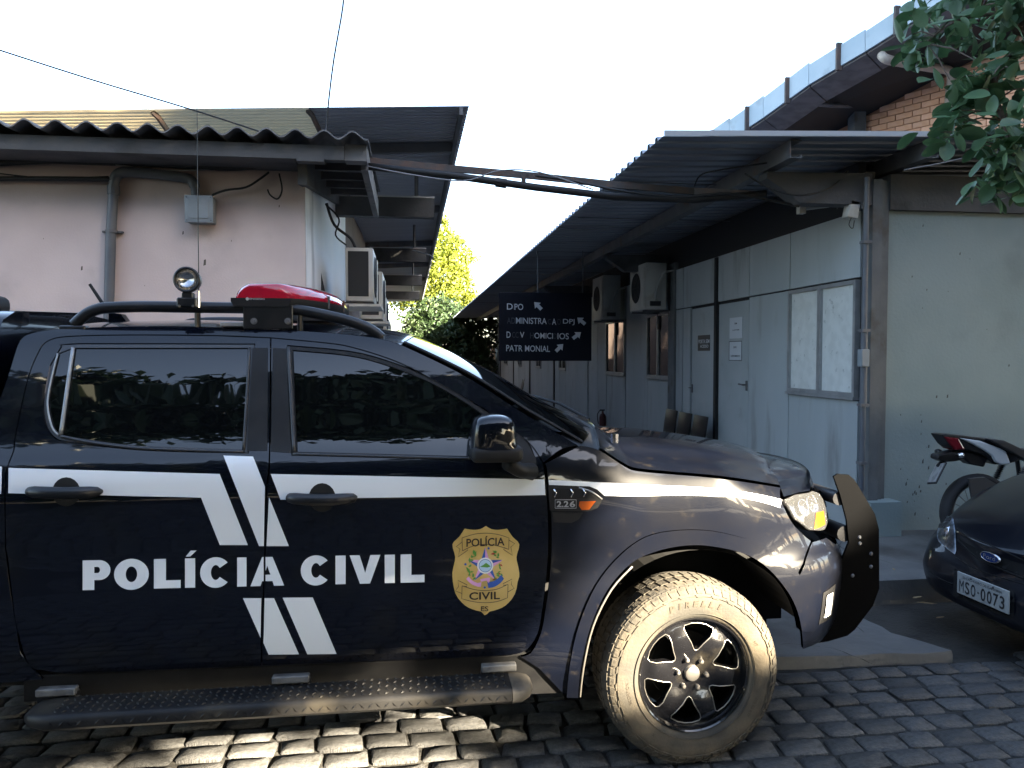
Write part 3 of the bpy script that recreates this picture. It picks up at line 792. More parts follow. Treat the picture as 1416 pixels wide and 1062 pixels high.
# condensers on the panel wall
for k, (px0, px1, zt, zb_, lab) in enumerate(((915,889,364,428,'white air conditioner with a curved pale hose on the grey panel wall'),(853,834,380,441,'dim air conditioner behind the hanging direction board on the panel wall'))):
    y0 = yat(px0-1, 3.78)
    z0 = onX(px1, zb_, 3.52).z; h_ = onX(px1, zt, 3.52).z - z0
    t = condenser(lab, w=.82, d=.33, h=h_, group='air conditioners on the panel wall'); t.rotation_euler = (0,0,math.pi)
    t.location = (RX-.022, y0+.82, z0)
    m_ = MB(); p0 = Vector((.30,.83,.14))
    m_.tube(catmull([p0, p0+Vector((0,.06,.16)), p0+Vector((-.10,.06,.38)), p0+Vector((-.24,.03,.44)), Vector((.0,.78,.60))]), .018, 7); m_.build('hose', flat('pale_hose',(0.42,0.43,0.42),.6), t, local=True, smooth=True)
    m_ = MB(); m_.box((.22,.821,.05),(.38,.86,.12)); m_.build('valve_cover', acd, t, local=True)

# direction board
SYP = 12.4
a_, b_ = onY(690,404,SYP), onY(818,499,SYP)
q = thing('direction_board', 'black direction board with white lettering and arrows hanging from the passage roof', 'sign', ((a_.x+b_.x)/2, SYP, b_.z))
mb = MB(); mb.rbox((a_.x,SYP,b_.z),(b_.x,SYP+.04,a_.z),.006,1); mb.build('board', mat('board_black', (0.006,0.008,0.014), .5, spec=.12, c2=(0.009,0.010,0.016), scale=3), q)
lett = flat('board_letter', (0.52,0.54,0.56), .5); ghost = flat('board_ghost', (0.03,0.034,0.045), .6)
def stext(s, px0, px1, py0, py1, m=lett, bold=.006, sl=.02):
    p0, p1, p2 = onY(px0,py1,SYP-.004), onY(px1,py1+sl*(px1-px0),SYP-.004), onY(px0,py0,SYP-.004)
    m_ = MB(); flat_text(m_, s, p0, p1-p0, p2-p0, bold); m_.build('lettering', m, q)
stext('D',701,709,419.5,428); stext('I',710,711.5,420,428,ghost); stext('PO',711.5,723.5,420,428.5)
stext('AD',701,712.5,439,447.5,ghost); stext('MINISTRA',713.5,756,439,447.5); stext('C',757.5,762,441,448.5,ghost); stext('A',763.5,769,440.5,449); stext('O',770.5,775.5,441,449,ghost); stext('DPJ',778.5,794.5,441,449.5,lett,.006,.01)
stext('D',700.5,706,458.5,467); stext('CC',708,717,459,467,ghost); stext('V',719,725,459,467); stext('H',733,738,460,468,ghost); stext('OMICI',739,764.5,460,468); stext('D',765.5,770,461,468.5,ghost); stext('IOS',771,786.5,460.5,469)
stext('PATR',700,722.5,477,485.5); stext('MONIAL',726,760.5,477.5,486)
def arrow(px, py, ang, s=7.5):
    pts = [(1,0),(.05,.75),(.05,.32),(-.9,.32),(-.9,-.32),(.05,-.32),(.05,-.75)]
    c_, s_ = math.cos(ang), math.sin(ang)
    P_ = [onY(px+s*(x*c_-y_*s_), py-s*(x*s_+y_*c_), SYP-.004) for x,y_ in pts]
    m_ = MB(); m_.prism(P_, (0,.003,0)); m_.build('arrow', lett, q)
arrow(744,423,R(135)); arrow(804,444,R(140)); arrow(797.5,464,R(38)); arrow(773.5,481,R(45))
mb = MB()
for x in (max(a_.x+.1, EX+.12), b_.x-.15): mb.tube([(x,SYP+.02,a_.z-.01),(x,SYP+.02,ez(x)-.01)], .010, 6)
mb.build('hanger', steel, q)

# waiting chairs along the panels
blackp = mat('chair_plastic', (0.008,0.008,0.009), .4)
def chair():
    t = thing('waiting_chair', 'black plastic waiting chair set against the grey panels by the no-access door', 'chair', group='waiting chairs by the door')
    m_ = MB(); prof = [(.0,.43),(-.38,.45),(-.42,.44)]
    m_.rbox((-.42,-.22,.42),(-.02,.22,.45),.014); m_.build('seat', blackp, t, local=True, smooth=True, angle=40)
    m_ = MB(); m_.rbox((-.03,-.235,.44),(-.005,.235,.78),.012,2,Matrix.Rotation(.14,4,'Y')@Matrix.Translation((-.07,0,0))); m_.build('backrest', blackp, t, local=True, smooth=True, angle=40)
    for sy in (-.18,.18):
        m_ = MB(); m_.tube([(-.40,sy,0),(-.36,sy,.42)],.012,6); m_.build('leg', satin, t, local=True)
        m_ = MB(); m_.tube([(.06,sy,0),(-.05,sy,.42),(.0,sy,.55)],.012,6); m_.build('leg', satin, t, local=True)
    return t
c0 = chair()
for k, px in enumerate((964,943,924)):
    y = yat(px,3.74)
    o = c0 if k == 0 else dup(c0,(0,0,0))
    o.location = (3.78, y, .10)
    o['label'] = ('black plastic waiting chair right in front of the no-access door', 'black plastic waiting chair, middle one of the three by the no-access door', 'black plastic waiting chair below the dark window, farthest of three from the no-access door')[k]
c1 = dup(c0, (3.78, yat(722,3.76), .10), label='dark office chair standing far down the passage beside the panels'); del c1['group']
# red extinguisher
p = onX(836,590,3.9); 
q = thing('fire_extinguisher', 'dim red fire extinguisher standing against the panels down the passage', 'extinguisher', (3.86,p.y,.10))
mb = MB(); mb.lathe([(0,.0),(.065,.0),(.07,.02),(.07,.33),(.05,.39),(.025,.41),(.02,.46),(0,.46)],'z',14,(3.86,p.y,.10)); mb.build('cylinder', flat('dull_red',(0.07,0.008,0.008),.4), q, smooth=True, angle=50)
mb = MB(); mb.box((3.80,p.y-.015,.562),(3.90,p.y+.015,.59)); mb.tube(catmull([(3.80,p.y,.57),(3.75,p.y,.48),(3.77,p.y,.3)]),.009,6); mb.build('valve', blackp, q)

# steel gantry and cables slung between the two roofs
G = lambda px, py, Y=7.6: onY(px, py, Y)
g0 = [onY(512,222,7.1), onY(640,234,7.1), onY(740,243,7.0), onY(850,255,6.9), onY(960,264,6.8), onY(1052,269,6.45)]
q = thing('steel_gantry', 'rusty steel crossbar and pipe bridging the passage between the two roofs', 'gantry', tuple(g0[0]))
mb = MB(); 
for i in range(len(g0)-1):
    a_, b_ = g0[i], g0[i+1]; h_ = Vector((0,0,.030)); w_ = Vector((0,.03,0))
    mb.add([a_-h_,b_-h_,b_+h_,a_+h_,a_-h_+w_,b_-h_+w_,b_+h_+w_,a_+h_+w_],[(0,1,2,3),(4,7,6,5),(0,4,5,1),(3,2,6,7),(0,3,7,4),(1,5,6,2)])
mb.build('crossbar', rust, q)
l0 = [onY(500,229,7.1), onY(620,242,7.1), onY(740,259,7.0), onY(850,272,6.9), onY(960,276,6.8), onY(1060,268,6.4)]
MB().tube(l0, .034, 8).build('pipe', cable, q, smooth=True)
mb = MB(); mb.box(tuple(onY(724,258,6.99)-Vector((.015,0,0))),tuple(onY(724,240,7.03)+Vector((.015,0,0)))); mb.build('spacer', rust, q)
mb = MB(); c = onY(693,253,7.05); mb.tube([c-Vector((.05,0,-.006)),c+Vector((.05,0,-.006))],.044,8); mb.build('coupling', cable, q)
wire('slung_cable', [onY(500,228,7.05),onY(560,240,7.0),onY(640,250,6.95),onY(690,236,6.9),onY(745,238,6.9),onY(820,262,6.8)], .006, wirem, 'pale wire wound loosely round the steel gantry')
wire('slung_cable', [onY(740,243,6.95),onY(790,250,6.9),onY(860,264,6.8),onY(940,272,6.6),onY(1010,268,6.4),onY(1105,285,6.35)], .012, cable, 'black cable following the gantry into the right hand roof')
wire('slung_cable', [onY(1030,240,6.3),onY(1068,262,6.2),onY(1110,270,6.15),onY(1150,258,6.2),onY(1172,236,6.3)], .009, cable, 'black wire drooping in a curve across the concrete roof bracket')
wire('slung_cable', [onY(960,258,6.6),onY(968,243,6.5),onY(990,236,6.3),(3.0,6.2,3.30)], .007, cable, 'thin black wire curving under the dark roof sheets beside the first purlin')
wire('slung_cable', [onY(1250,235,5.9),onY(1300,226,5.85),onY(1345,216,5.82),onY(1420,205,5.8)], .005, wirem, 'thin pale wire under the roof edge beside the overhanging leaves')
wire('slung_cable', [onX(700,374,2.4),onX(735,378,2.5),onX(760,380,2.7),onX(785,372,2.9),onX(800,366,3.05)], .008, wirem, 'pale wire loop under the passage roof above the direction board')
wire('slung_cable', [onY(571,346,12.0),onY(592,352,11),onY(600,356,10.6)], .008, wirem, 'short pale wire sticking out from the raised roof edge above the trees')
wire('overhead_line', [onY(478,-40,7.4),onY(474,10,7.4),onY(462,80,7.4),onY(455,135,7.4),onY(450,185,7.4),onY(443,215,7.0)], .008, cable, 'black overhead wire dropping from the sky to the corrugated eave corner', 4)
wire('overhead_line', [onY(-60,50,6.8),onY(120,108,6.9),onY(260,150,7.0),onY(370,186,7.0),onY(440,215,6.9)], .007, cable, 'black overhead wire slanting down across the sky to the pink building', 4)

# ------------------------------------------------------------------ brick hall behind
brickm = vary(mat('orange_brick', (0.80,0.43,0.26), .8, c2=(0.86,0.50,0.33), scale=8, bump=.2, bscale=40), .10)
mortar = mat('mortar', (0.38,0.19,0.11), .9)
hall = thing('brick_hall', 'tall orange brick hall with a pale metal fascia rising behind the offices', 'building', (8, 14, 0))
dh = Vector((-math.sin(R(31)), math.cos(R(31)), 0)); nh = Vector((-dh.y, dh.x, 0)); nh = nh if nh.y < 0 else -nh
P0 = CAMP + ray(1340,80) * 12.6
def onW(px, py, off=0.0):
    r = ray(px, py); o = P0 + nh*off
    return CAMP + r * ((o - CAMP).dot(nh) / r.dot(nh))
def wc(p): d = Vector(p) - P0; return d.dot(dh), p.z
tl, tr = onW(1060,228), onW(1470,14)
s0, z0_ = wc(tl); s1, z1_ = wc(tr)
rake = lambda s: z0_ + (z1_-z0_)*(s-s0)/(s1-s0)
mb = MB(); sA, sB = s0, s1 - 2.0
mb.prism([P0+dh*sA+Vector((0,0,-P0.z)), P0+dh*sB+Vector((0,0,-P0.z)), P0+dh*sB+Vector((0,0,rake(sB)-P0.z)), P0+dh*sA+Vector((0,0,rake(sA)-P0.z))], -nh*.25)
mb.build('wall_core', mortar, hall)
bl, bh = .235, .086
bme = bpy.data.meshes.new('brick'); t_ = MB(); t_.rbox((0,-.012,0),(bl-.010,.02,bh-.010),.004,1); bme.from_pydata(t_.v,[],t_.f); bme.materials.append(brickm)
ang = math.atan2(dh.y, dh.x)
rest = MB(); cnt = 0; bricks = []
zz = 3.3; row = 0
while zz < 9:
    s = sB + (row % 2)*bl/2
    while s < sA:
        if zz + bh < rake(s+bl) - .0 and zz + bh < rake(s):
            p = P0 + dh*s; p.z = zz; px, py = proj(p)
            if px < 1460 and py > -20 and py < 215: bricks.append((-px, p.copy()))
            elif px < 2200: rest.add([Matrix.Translation(p) @ Matrix.Rotation(ang,4,'Z') @ Vector(v) for v in t_.v], t_.f)
        s += bl
    zz += bh; row += 1
bricks.sort(key=lambda b_: b_[0])
for k, (_, p) in enumerate(bricks):
    if k < 300:
        o = bpy.data.objects.new('brick', bme); COL.objects.link(o); o.parent = hall; o.location = p - hall.location; o.rotation_euler = (0,0,ang)
    else: rest.add([Matrix.Translation(p) @ Matrix.Rotation(ang,4,'Z') @ Vector(v) for v in t_.v], t_.f)
if rest.v: stuff(rest.build('far_bricks', brickm, hall))
def beamW(px0, py0, px1, py1, off, h, d, name, m, par=hall):
    a_, b_ = onW(px0,py0,off), onW(px1,py1,off)
    m_ = MB(); u = Vector((0,0,h)); m_.prism([a_,b_,b_+u,a_+u], nh*d); return m_.build(name, m, par)
OFF = 1.5
fasc = vary(mat('pale_fascia', (0.42,0.52,0.58), .5, c2=(0.5,0.59,0.64), scale=2, dirt=(0.3,0.36,0.4), dscale=3), .08)
wood = mat('weathered_soffit', (0.14,0.125,0.125), .85, c2=(0.2,0.18,0.18), scale=5, stretch=(1,1,4))
fx = [(960,226),(1010,194),(1057,163),(1120,117.5),(1198,71.5),(1280,20),(1340,-16),(1400,-52)]
for i in range(len(fx)-1):
    (xa,ya),(xb,yb) = fx[i], fx[i+1]
    a_, b_ = onW(xa,ya,OFF), onW(xb,yb,OFF)
    ta, tb = onW(xa,ya-27,OFF), onW(xb,yb-30,OFF)
    e = (b_-a_)*.004
    m_ = MB(); m_.prism([a_+e,b_-e,tb-e,ta+e], nh*.03); m_.build('fascia_panel', fasc, hall)
    m_ = MB(); dn = Vector((0,0,-.10))
    m_.prism([a_+e*3-nh*.01, b_-e*3-nh*.01, b_-e*3-nh*.42+dn, a_+e*3-nh*.42+dn], (0,0,-.03)); m_.build('soffit_board', wood, hall)
    mid = a_.lerp(b_,.55) + nh*.035
    m_ = MB(); m_.box((mid.x-.035,mid.y-.02,mid.z-.05),(mid.x+.035,mid.y+.02,mid.z+.30)); m_.build('fascia_bracket', rust, hall)
a_, b_, c_, d_ = onW(955,228,OFF-.05), onW(1440,-78,OFF-.05), onW(1470,12,-.25), onW(1040,237,-.25)
u_ = Vector((0,0,.16)); mb = MB()
mb.add([a_+u_,b_+u_,c_+Vector((0,0,-.2)),d_+Vector((0,0,-.2)),a_+u_+Vector((0,0,.06)),b_+u_+Vector((0,0,.06)),c_+Vector((0,0,-.14)),d_+Vector((0,0,-.14))],[(0,1,2,3),(4,7,6,5),(0,4,5,1),(2,6,7,3),(0,3,7,4),(1,5,6,2)])
mb.build('hall_roof', joint, hall)
p = onW(1184.5,187,.14)
mb = MB(); mb.box((p.x-.09,p.y-.09,2.6),(p.x+.09,p.y+.09,onW(1184.5,147,.14).z)); mb.build('hall_column', col_m, hall)
MB().tube([onW(1108,142,OFF-.3),onW(1150,146,.8),onW(1190,147,.2)], .03, 6).build('tie_bar', steel, hall)
pv = flat('cream_pipe', (0.50,0.43,0.36), .6)
pp = [onW(1219,76,OFF-.1), onW(1226,82,OFF-.1), onW(1250,87,1.0), onW(1290,94,.45), onW(1310,97,.2), onW(1316,106,.14), onW(1314,125,.12), onW(1309,190,.12)]
q = thing('roof_drain', 'cream plastic drain pipe bending down the orange brick wall', 'pipe', tuple(pp[-1]))
MB().tube(catmull(pp[:-1],4), .058, 10).build('bend', pv, q, smooth=True)
MB().tube([pp[-2], pp[-1], pp[-1]-Vector((0,0,3.2))], .058, 10).build('pipe', pv, q, smooth=True)
# distant low wall closing the passage
mb = MB(); mb.box((-9,37.5,-.05),(9,37.7,2.2)); o = mb.build('boundary_wall', mat('brown_wall', (0.06,0.04,0.03), .9, c2=(0.08,0.055,0.04), scale=2)); tag(o, 'brown boundary wall closing the far end of the passage', 'wall')
# ------------------------------------------------------------------ pickup
TY, HW = 3.91, 0.93
truck = thing('police_pickup', 'black police pickup with white side stripes, gold shield and red roof light bar', 'pickup', (0.2, TY, 0))
U0, NA, NN = 1.30, 0.77, 3.0
_tab = [(0.0, U0, 0.0)]
for k in range(1, 241):
    t = math.pi/2*k/240
    x = U0 + NA*math.sin(t)**(2/NN); y = HW*(1-math.cos(t)**(2/NN))
    l = _tab[-1]; _tab.append((l[0] + math.hypot(x-l[1], y-l[2]), x, y))
UMAX = U0 + _tab[-1][0]
_fx, _fy = spl([(t[0], t[1]) for t in _tab[::4]]), spl([(t[0], t[2]) for t in _tab[::4]])
def plan(u):
    if u <= U0: return u, 0.0
    s = min(u - U0, _tab[-1][0]); return _fx(s), _fy(s)
side_p = spl([(.30,.10),(.40,.05),(.50,.018),(.62,.004),(.74,0.0),(.84,.006),(.92,.010),(1.02,.008),(1.12,.006),(1.2,.012),(1.26,.030),(1.31,.056),(1.36,.078),(1.5,.128),(1.7,.207),(1.77,.258),(1.82,.33),(1.86,.45)])
nose_p = spl([(.36,.09),(.44,.04),(.52,.015),(.62,.004),(.72,0.0),(.79,.012),(.84,.045),(.9,.065),(1.0,.085),(1.07,.125),(1.12,.19),(1.16,.30),(1.20,.45)])
def surf0(u, z):
    wn_ = sstep(1.25, 1.8, u)
    kk = .105*sstep(.50, 1.05, u)
    off = (1-wn_)*side_p(z + kk) + wn_*nose_p(z)
    x, y = plan(u)
    if u <= U0: nx, ny = 0.0, 1.0
    else:
        x2, y2 = plan(u+.004); x1, y1 = plan(u-.004)
        dx, dy = x2-x1, y2-y1; l = math.hypot(dx, dy) or 1; nx, ny = -dy/l, dx/l
    return Vector((x + nx*off, TY - HW + min(y + ny*off, HW), z))
def surfn(u, z):
    e = .006
    a = surf0(u+e, z) - surf0(u-e, z); b = surf0(u, z+e) - surf0(u, z-e)
    n = a.cross(b); return n.normalized()
def surf(u, z, off=0.0):
    p = surf0(u, z)
    return p + surfn(u, z)*off if off else p
_cache = {}
def p2s(px, py, off=0.0):
    """pixel -> (u, z) on the pickup's skin"""
    key = (round(px,2), round(py,2))
    if key in _cache: return _cache[key]
    r = onY(px, py, TY-HW+.05); u, z = r.x, r.z
    if u > 1.4: u = 1.4 + (u-1.4)*1.15
    for _ in range(25):
        x0, y0 = proj(surf0(u, z)); ex, ey = px-x0, py-y0
        if abs(ex)+abs(ey) < .02: break
        e = .002
        xu, yu = proj(surf0(u+e, z)); xz, yz = proj(surf0(u, z+e))
        a, b, c, d = (xu-x0)/e, (xz-x0)/e, (yu-y0)/e, (yz-y0)/e
        det = a*d-b*c
        if abs(det) < 1e-3: break
        du, dz = (d*ex-b*ey)/det, (-c*ex+a*ey)/det
        m = max(abs(du),abs(dz))
        if m > .15: du *= .15/m; dz *= .15/m
        u = min(u+du, UMAX-.01); z = max(.25, min(1.85, z+dz))
    _cache[key] = (u, z); return u, z
def dens(poly, step):
    out = []
    for i in range(len(poly)):
        a, b = poly[i], poly[(i+1) % len(poly)]
        k = max(1, int(math.hypot(b[0]-a[0], b[1]-a[1])/step))
        for j in range(k): out.append((a[0]+(b[0]-a[0])*j/k, a[1]+(b[1]-a[1])*j/k))
    return out
def smooth_px(pts, k=4): return [(p.x, p.y) for p in catmull([(x, y, 0) for x, y in pts], k)]
def shrink(poly, d):
    """move a polygon's edges inwards"""
    n = len(poly); A = sum(poly[i][0]*poly[(i+1)%n][1]-poly[(i+1)%n][0]*poly[i][1] for i in range(n)); s = 1 if A > 0 else -1
    out = []
    for i in range(n):
        p0, p1, p2 = poly[i-1], poly[i], poly[(i+1)%n]
        def nrm(a, b):
            dx, dy = b[0]-a[0], b[1]-a[1]; l = math.hypot(dx, dy) or 1; return -dy/l*s, dx/l*s
        n1, n2 = nrm(p0, p1), nrm(p1, p2)
        mx, my = n1[0]+n2[0], n1[1]+n2[1]; l = mx*mx+my*my
        k = 2*d/max(l, .8)
        out.append((p1[0]+mx*k, p1[1]+my*k))
    return out
def fill(poly, step=.035, holes=()):
    """triangulate a 2-D polygon with inner points: (points, triangles)"""
    pts = list(poly); edges = [(i, (i+1) % len(poly)) for i in range(len(poly))]
    for h in holes:
        o = len(pts); pts += list(h); edges += [(o+i, o+(i+1) % len(h)) for i in range(len(h))]
    x0, x1 = min(p[0] for p in poly), max(p[0] for p in poly); y0, y1 = min(p[1] for p in poly), max(p[1] for p in poly)
    bd = list(pts); gx = int((x1-x0)/step)+1
    for i in range(gx+1):
        for j in range(int((y1-y0)/step)+2):
            q = (x0 + (i + .5*(j % 2))*step, y0 + j*step)
            if inside(q, poly) and not any(inside(q, h) for h in holes):
                if min((q[0]-b[0])**2+(q[1]-b[1])**2 for b in bd) > (step*.45)**2: pts.append(q)
    r = delaunay_2d_cdt([Vector(p) for p in pts], edges, [], 0, 1e-6)
    vs = [(v.x, v.y) for v in r[0]]; fs = []
    for f in r[2]:
        c = (sum(vs[i][0] for i in f)/3, sum(vs[i][1] for i in f)/3)
        if inside(c, poly) and not any(inside(c, h) for h in holes): fs.append(f)
    return vs, fs
def patch(name, poly, m, parent, px=True, off=0.0, gap=0.0, flange=.012, step=.035, holes=(), mirror=False, bstep=.025):
    """a piece of the pickup's skin bounded by a polygon (pixels or u,z)"""
    cv = (lambda P: [p2s(*q) for q in P]) if px else (lambda P: list(P))
    pl = dens(cv(dens(poly, 14) if px else poly), bstep)
    if gap: pl = shrink(pl, gap)
    hs = [dens(cv(dens(h, 14) if px else h), bstep) for h in holes]
    if gap: hs = [shrink(h, -gap) for h in hs]
    vs, fs = fill(pl, step, hs)
    def mk(sg):
        M = MB(); V = []; N = []
        for (u, z) in vs:
            p = surf(u, z, off); n = surfn(u, z)
            if sg < 0: p = Vector((p.x, 2*TY-p.y, p.z)); n = Vector((n.x, -n.y, n.z))
            V.append(p); N.append(n)
        F = []
        for f in fs:
            a, b, c = (V[i] for i in f[:3])
            F.append(list(f) if (b-a).cross(c-a).dot(N[f[0]]) > 0 else list(f)[::-1])
        if flange:
            for lp in [pl]+hs:
                A = sum(lp[i][0]*lp[(i+1)%len(lp)][1]-lp[(i+1)%len(lp)][0]*lp[i][1] for i in range(len(lp)))
                o = len(V); k = len(lp)
                for d in (0, 1):
                    for (u, z) in lp:
                        p = surf(u, z, off - d*flange); n = surfn(u, z)
                        if sg < 0: p = Vector((p.x, 2*TY-p.y, p.z)); n = Vector((n.x, -n.y, n.z))
                        V.append(p); N.append(n)
                for i in range(k):
                    j = (i+1) % k
                    F.append([o+i, o+j, o+k+j, o+k+i])
                    # flange normals: sideways
                for i in range(k):
                    a, b = V[o+(i-1)%k], V[o+(i+1)%k]; t = (b-a).normalized(); s_ = t.cross(N[o+i]).normalized()
                    N[o+i] = (N[o+i]*.6 + s_*(1 if (A > 0) == (sg > 0) else -1)*.8).normalized(); N[o+k+i] = s_*(1 if (A > 0) == (sg > 0) else -1)
        M.v = [tuple(v) for v in V]; M.f = F; M.n = N
        return M.build(name, m, parent, smooth=True)
    o = mk(1)
    if mirror: mk(-1)
    return o

# outlines read off the photograph
SH_C = [(374.5,467),(374,520),(373.5,600),(372,651),(368.5,675),(366.5,759),(364,830),(361.5,888),(362,921)]
rear_l = [(7.5,760),(6.6,669),(10.5,645),(19,622),(21,603),(39,521),(57,479)]
rear_door_px = smooth_px([(57,479),(69,470),(96,465),(181,463),(301,464)]) + SH_C + smooth_px([(91,932),(61,928),(39,919),(23,870),(17,831),(10,770)]) + smooth_px(rear_l)[:-1]
ftop = smooth_px([(374.5,467),(450,474),(486.5,480),(541,497),(586,518),(661,560),(700,588),(731,612),(744,628)])
fr_edge = smooth_px([(744,628),(752,645),(757,690),(759,745),(756,801),(750,846),(744,876),(730,898),(715,905)])
front_door_px = ftop + fr_edge[1:] + [(703,906.5),(540,914)] + SH_C[::-1][:-1]
rwin = [(102,481),(345,481),(336,621)] + smooth_px([(336,621),(241,618),(181,615),(120,607),(86,601)])[1:]
fwin = smooth_px([(405,484),(480,491),(529,503),(586,525),(631,549),(690,588),(722,612),(733,634)]) + [(649,630),(411,624)]
rqw = [(80,489),(100,481),(84,600)] + smooth_px([(84,600),(74,592),(67,575),(66,550)])[1:-1]
seal_r = smooth_px([(86,478),(110,475.5),(352,476)],2) + [(343,626)] + smooth_px([(343,626),(240,624),(170,620),(100,611),(78,606),(66,592),(61,570),(62,548),(70,505)],3)[1:] 
seal_f = smooth_px([(398,478),(480,485.5),(532,498),(590,520),(636,545),(696,584),(728,609),(741,638)],3) + [(649,635.5),(404,629)]

GAP = .0028
rd = patch('rear_door', rear_door_px, paint, truck, gap=GAP, holes=(seal_r,), mirror=True)
fd = patch('front_door', front_door_px, paint, truck, gap=GAP, holes=(seal_f,), mirror=True)
# window seals, panes
patch('window_seal', seal_r, trim, rd, gap=.001, off=-.002, holes=(rwin, rqw), flange=.02)
patch('window_pane', rwin, glass, rd, off=-.008, gap=.001, flange=0)
patch('quarter_pane', rqw, glass, rd, off=-.006, gap=.001, flange=0)
patch('window_seal', seal_f, plastic, fd, gap=.001, off=-.002, holes=(fwin,), flange=.02)
patch('window_pane', fwin, glass, fd, off=-.008, gap=.001, flange=0)
# bright edge strips of the rear window
def strip(name, pxs, r, m, par, off=.004, n=6):
    MB().tube([surf(*p2s(*q), off) for q in dens2(pxs)], r, n).build(name, m, par, smooth=True)
def dens2(pts, st=10):
    out = []
    for a, b in zip(pts, pts[1:]):
        k = max(1, int(math.hypot(b[0]-a[0], b[1]-a[1])/st))
        out += [(a[0]+(b[0]-a[0])*j/k, a[1]+(b[1]-a[1])*j/k) for j in range(k)]
    return out + [pts[-1]]
strip('window_divider', [(101,481),(94,530),(84,601)], .0075, alu, rd, .0)
strip('belt_strip', smooth_px([(84,603),(120,611),(181,619),(241,622),(338,625)]), .006, trim, rd, .001)
strip('belt_strip', [(405,628),(649,634)], .006, trim, fd, .001)
strip('window_edge', smooth_px([(80,489),(70,530),(66,560),(72,590),(81,602)]), .004, alu, rd, .001)
strip('pillar_trim', [(345,481),(342,540),(337,622)], .006, trim, rd, .001)
strip('pillar_trim', [(399,480),(403,550),(407,626)], .009, trim, fd, .0)
patch('pillar_cover', [(349,481),(371,481),(370,624),(341,624)], plastic, rd, off=.002, gap=.001, flange=.004)
patch('pillar_cover', [(377,481),(396,482),(403,627),(374,625)], plastic, fd, off=.002, gap=.001, flange=.004)

# cab frame: roof rail, A pillar, rear pillar
rail = smooth_px([(20,490),(26,474),(37,463),(68,456),(119,453),(240,451),(360,455),(441,459),(505,465),(541,472),(571,484),(631,513),(667,534),(721,569),(760,592),(800,616)])
low_front = smooth_px([(800,616),(775,622),(752,640)])
frame_px = rail + low_front[1:] + ftop[::-1][1:] + smooth_px([(374.5,467),(301,464),(181,463),(96,465),(69,470),(57,479)])[1:] + smooth_px(rear_l[::-1])[1:] + smooth_px([(8,760),(11,790),(18,840),(24,872),(30,905),(60,940)])[1:] + [(-60,950),(-62,760),(-58,640)] + smooth_px([(-40,620),(-18,590),(4,540),(20,490)])[:-1]
patch('cab_frame', frame_px, paint, truck, gap=GAP*.6, mirror=True)
fender_px = smooth_px([(755,645),(760,690),(762,745),(759,801),(753,846),(747,876),(734,902),(718,908)])
arch_in = smooth_px([(800,972),(806,920),(818,865),(841,815),(874,778),(905,762),(942,754),(980,754),(1028,765),(1062,787),(1088,818)])
fender_px = [(752,641)] + fender_px + [(745,925),(790,972)] + arch_in + [(1100,802),(1113,772),(1122,748)] + smooth_px([(1122,748),(1110,738),(1094,720),(1080,690),(1080,674)])[1:] + smooth_px([(1080,673.5),(1028,665.5),(980,659.5),(932,655.5),(884,651),(865,645),(829,622),(803,615)])[1:]
patch('front_fender', fender_px, paintd, truck, gap=GAP, mirror=True)
patch('rocker_sill', [(30,938),(91,936),(362,925),(540,917.5),(703,910),(738,905),(752,925),(790,975),(740,975),(700,948),(400,958),(30,975)], plastic, truck, off=-.012, gap=GAP, flange=.03, mirror=True)
# bumper and nose (wraps to the centre line)
UC = UMAX - .005
def uz(pts): return [p2s(*q) for q in pts]
b_top = uz([(1122,750),(1140,744)])
bump = uz(smooth_px([(1088,818),(1100,840),(1108,874),(1110,898)])) + [(UC,.41),(UC,.80)] + [(2.0,.82),(1.9,.865)] + uz([(1123,749),(1114,772),(1101,803)])
patch('front_bumper', bump, paintd, truck, px=False, gap=GAP, mirror=True)
hl_px = [(1083,690),(1105,683),(1130,679)]
hl = uz([(1083,691),(1098,684),(1118,681)]) + [(1.90,1.065),(1.99,1.045),(2.02,.99),(1.99,.915),(1.9,.895)] + uz([(1134,734),(1118,733),(1097,717)])
lamp = patch('headlight', hl, reflector, truck, px=False, gap=.002, off=-.035, flange=.0, mirror=True)
patch('headlight_lens', hl, lens, lamp, px=False, gap=.003, off=.004, flange=.03)
patch('headlight_rim', hl, plastic, lamp, px=False, off=.0, flange=.03, gap=.001, holes=(shrink(hl,.012),))
ci = p2s(1133,722)
patch('indicator', [(ci[0]-.075,ci[1]-.022),(ci[0]+.06,ci[1]-.018),(ci[0]+.07,ci[1]+.04),(ci[0]-.03,ci[1]+.045)], amber, lamp, px=False, off=.006, flange=.01)
for k, (du, dz, r_) in enumerate(((-.10,.075,.036),(0.0,.085,.042))):
    p = surf(ci[0]+du, ci[1]+dz, -.02); n = surfn(ci[0]+du, ci[1]+dz)
    Mx = Matrix.Translation(p) @ n.to_track_quat('Y','Z').to_matrix().to_4x4()
    MB().lathe([(0,-.03),(r_*.5,-.025),(r_*.9,-.008),(r_,.004),(r_*1.06,.0)],'y',20).xf(Mx).build('lamp_bowl', chrome, lamp, smooth=True)
grille = [(2.06,.90),(UC,.88),(UC,1.075),(2.05,1.06)]
patch('grille', grille, plastic, truck, px=False, off=-.01, flange=.02, mirror=True)
for z in (.92,.97,1.02):
    patch('grille_bar', [(2.08,z),(UC,z-.01),(UC,z+.012),(2.08,z+.02)], trim, truck, px=False, off=.006, flange=.01, mirror=True)
fg = uz([(1139,822),(1150,820)])
f0 = p2s(1144,836)
patch('fog_lamp_bezel', [(f0[0]-.05,f0[1]-.08),(f0[0]+.06,f0[1]-.07),(f0[0]+.06,f0[1]+.08),(f0[0]-.04,f0[1]+.06)], plastic, truck, px=False, off=.002, flange=.01)
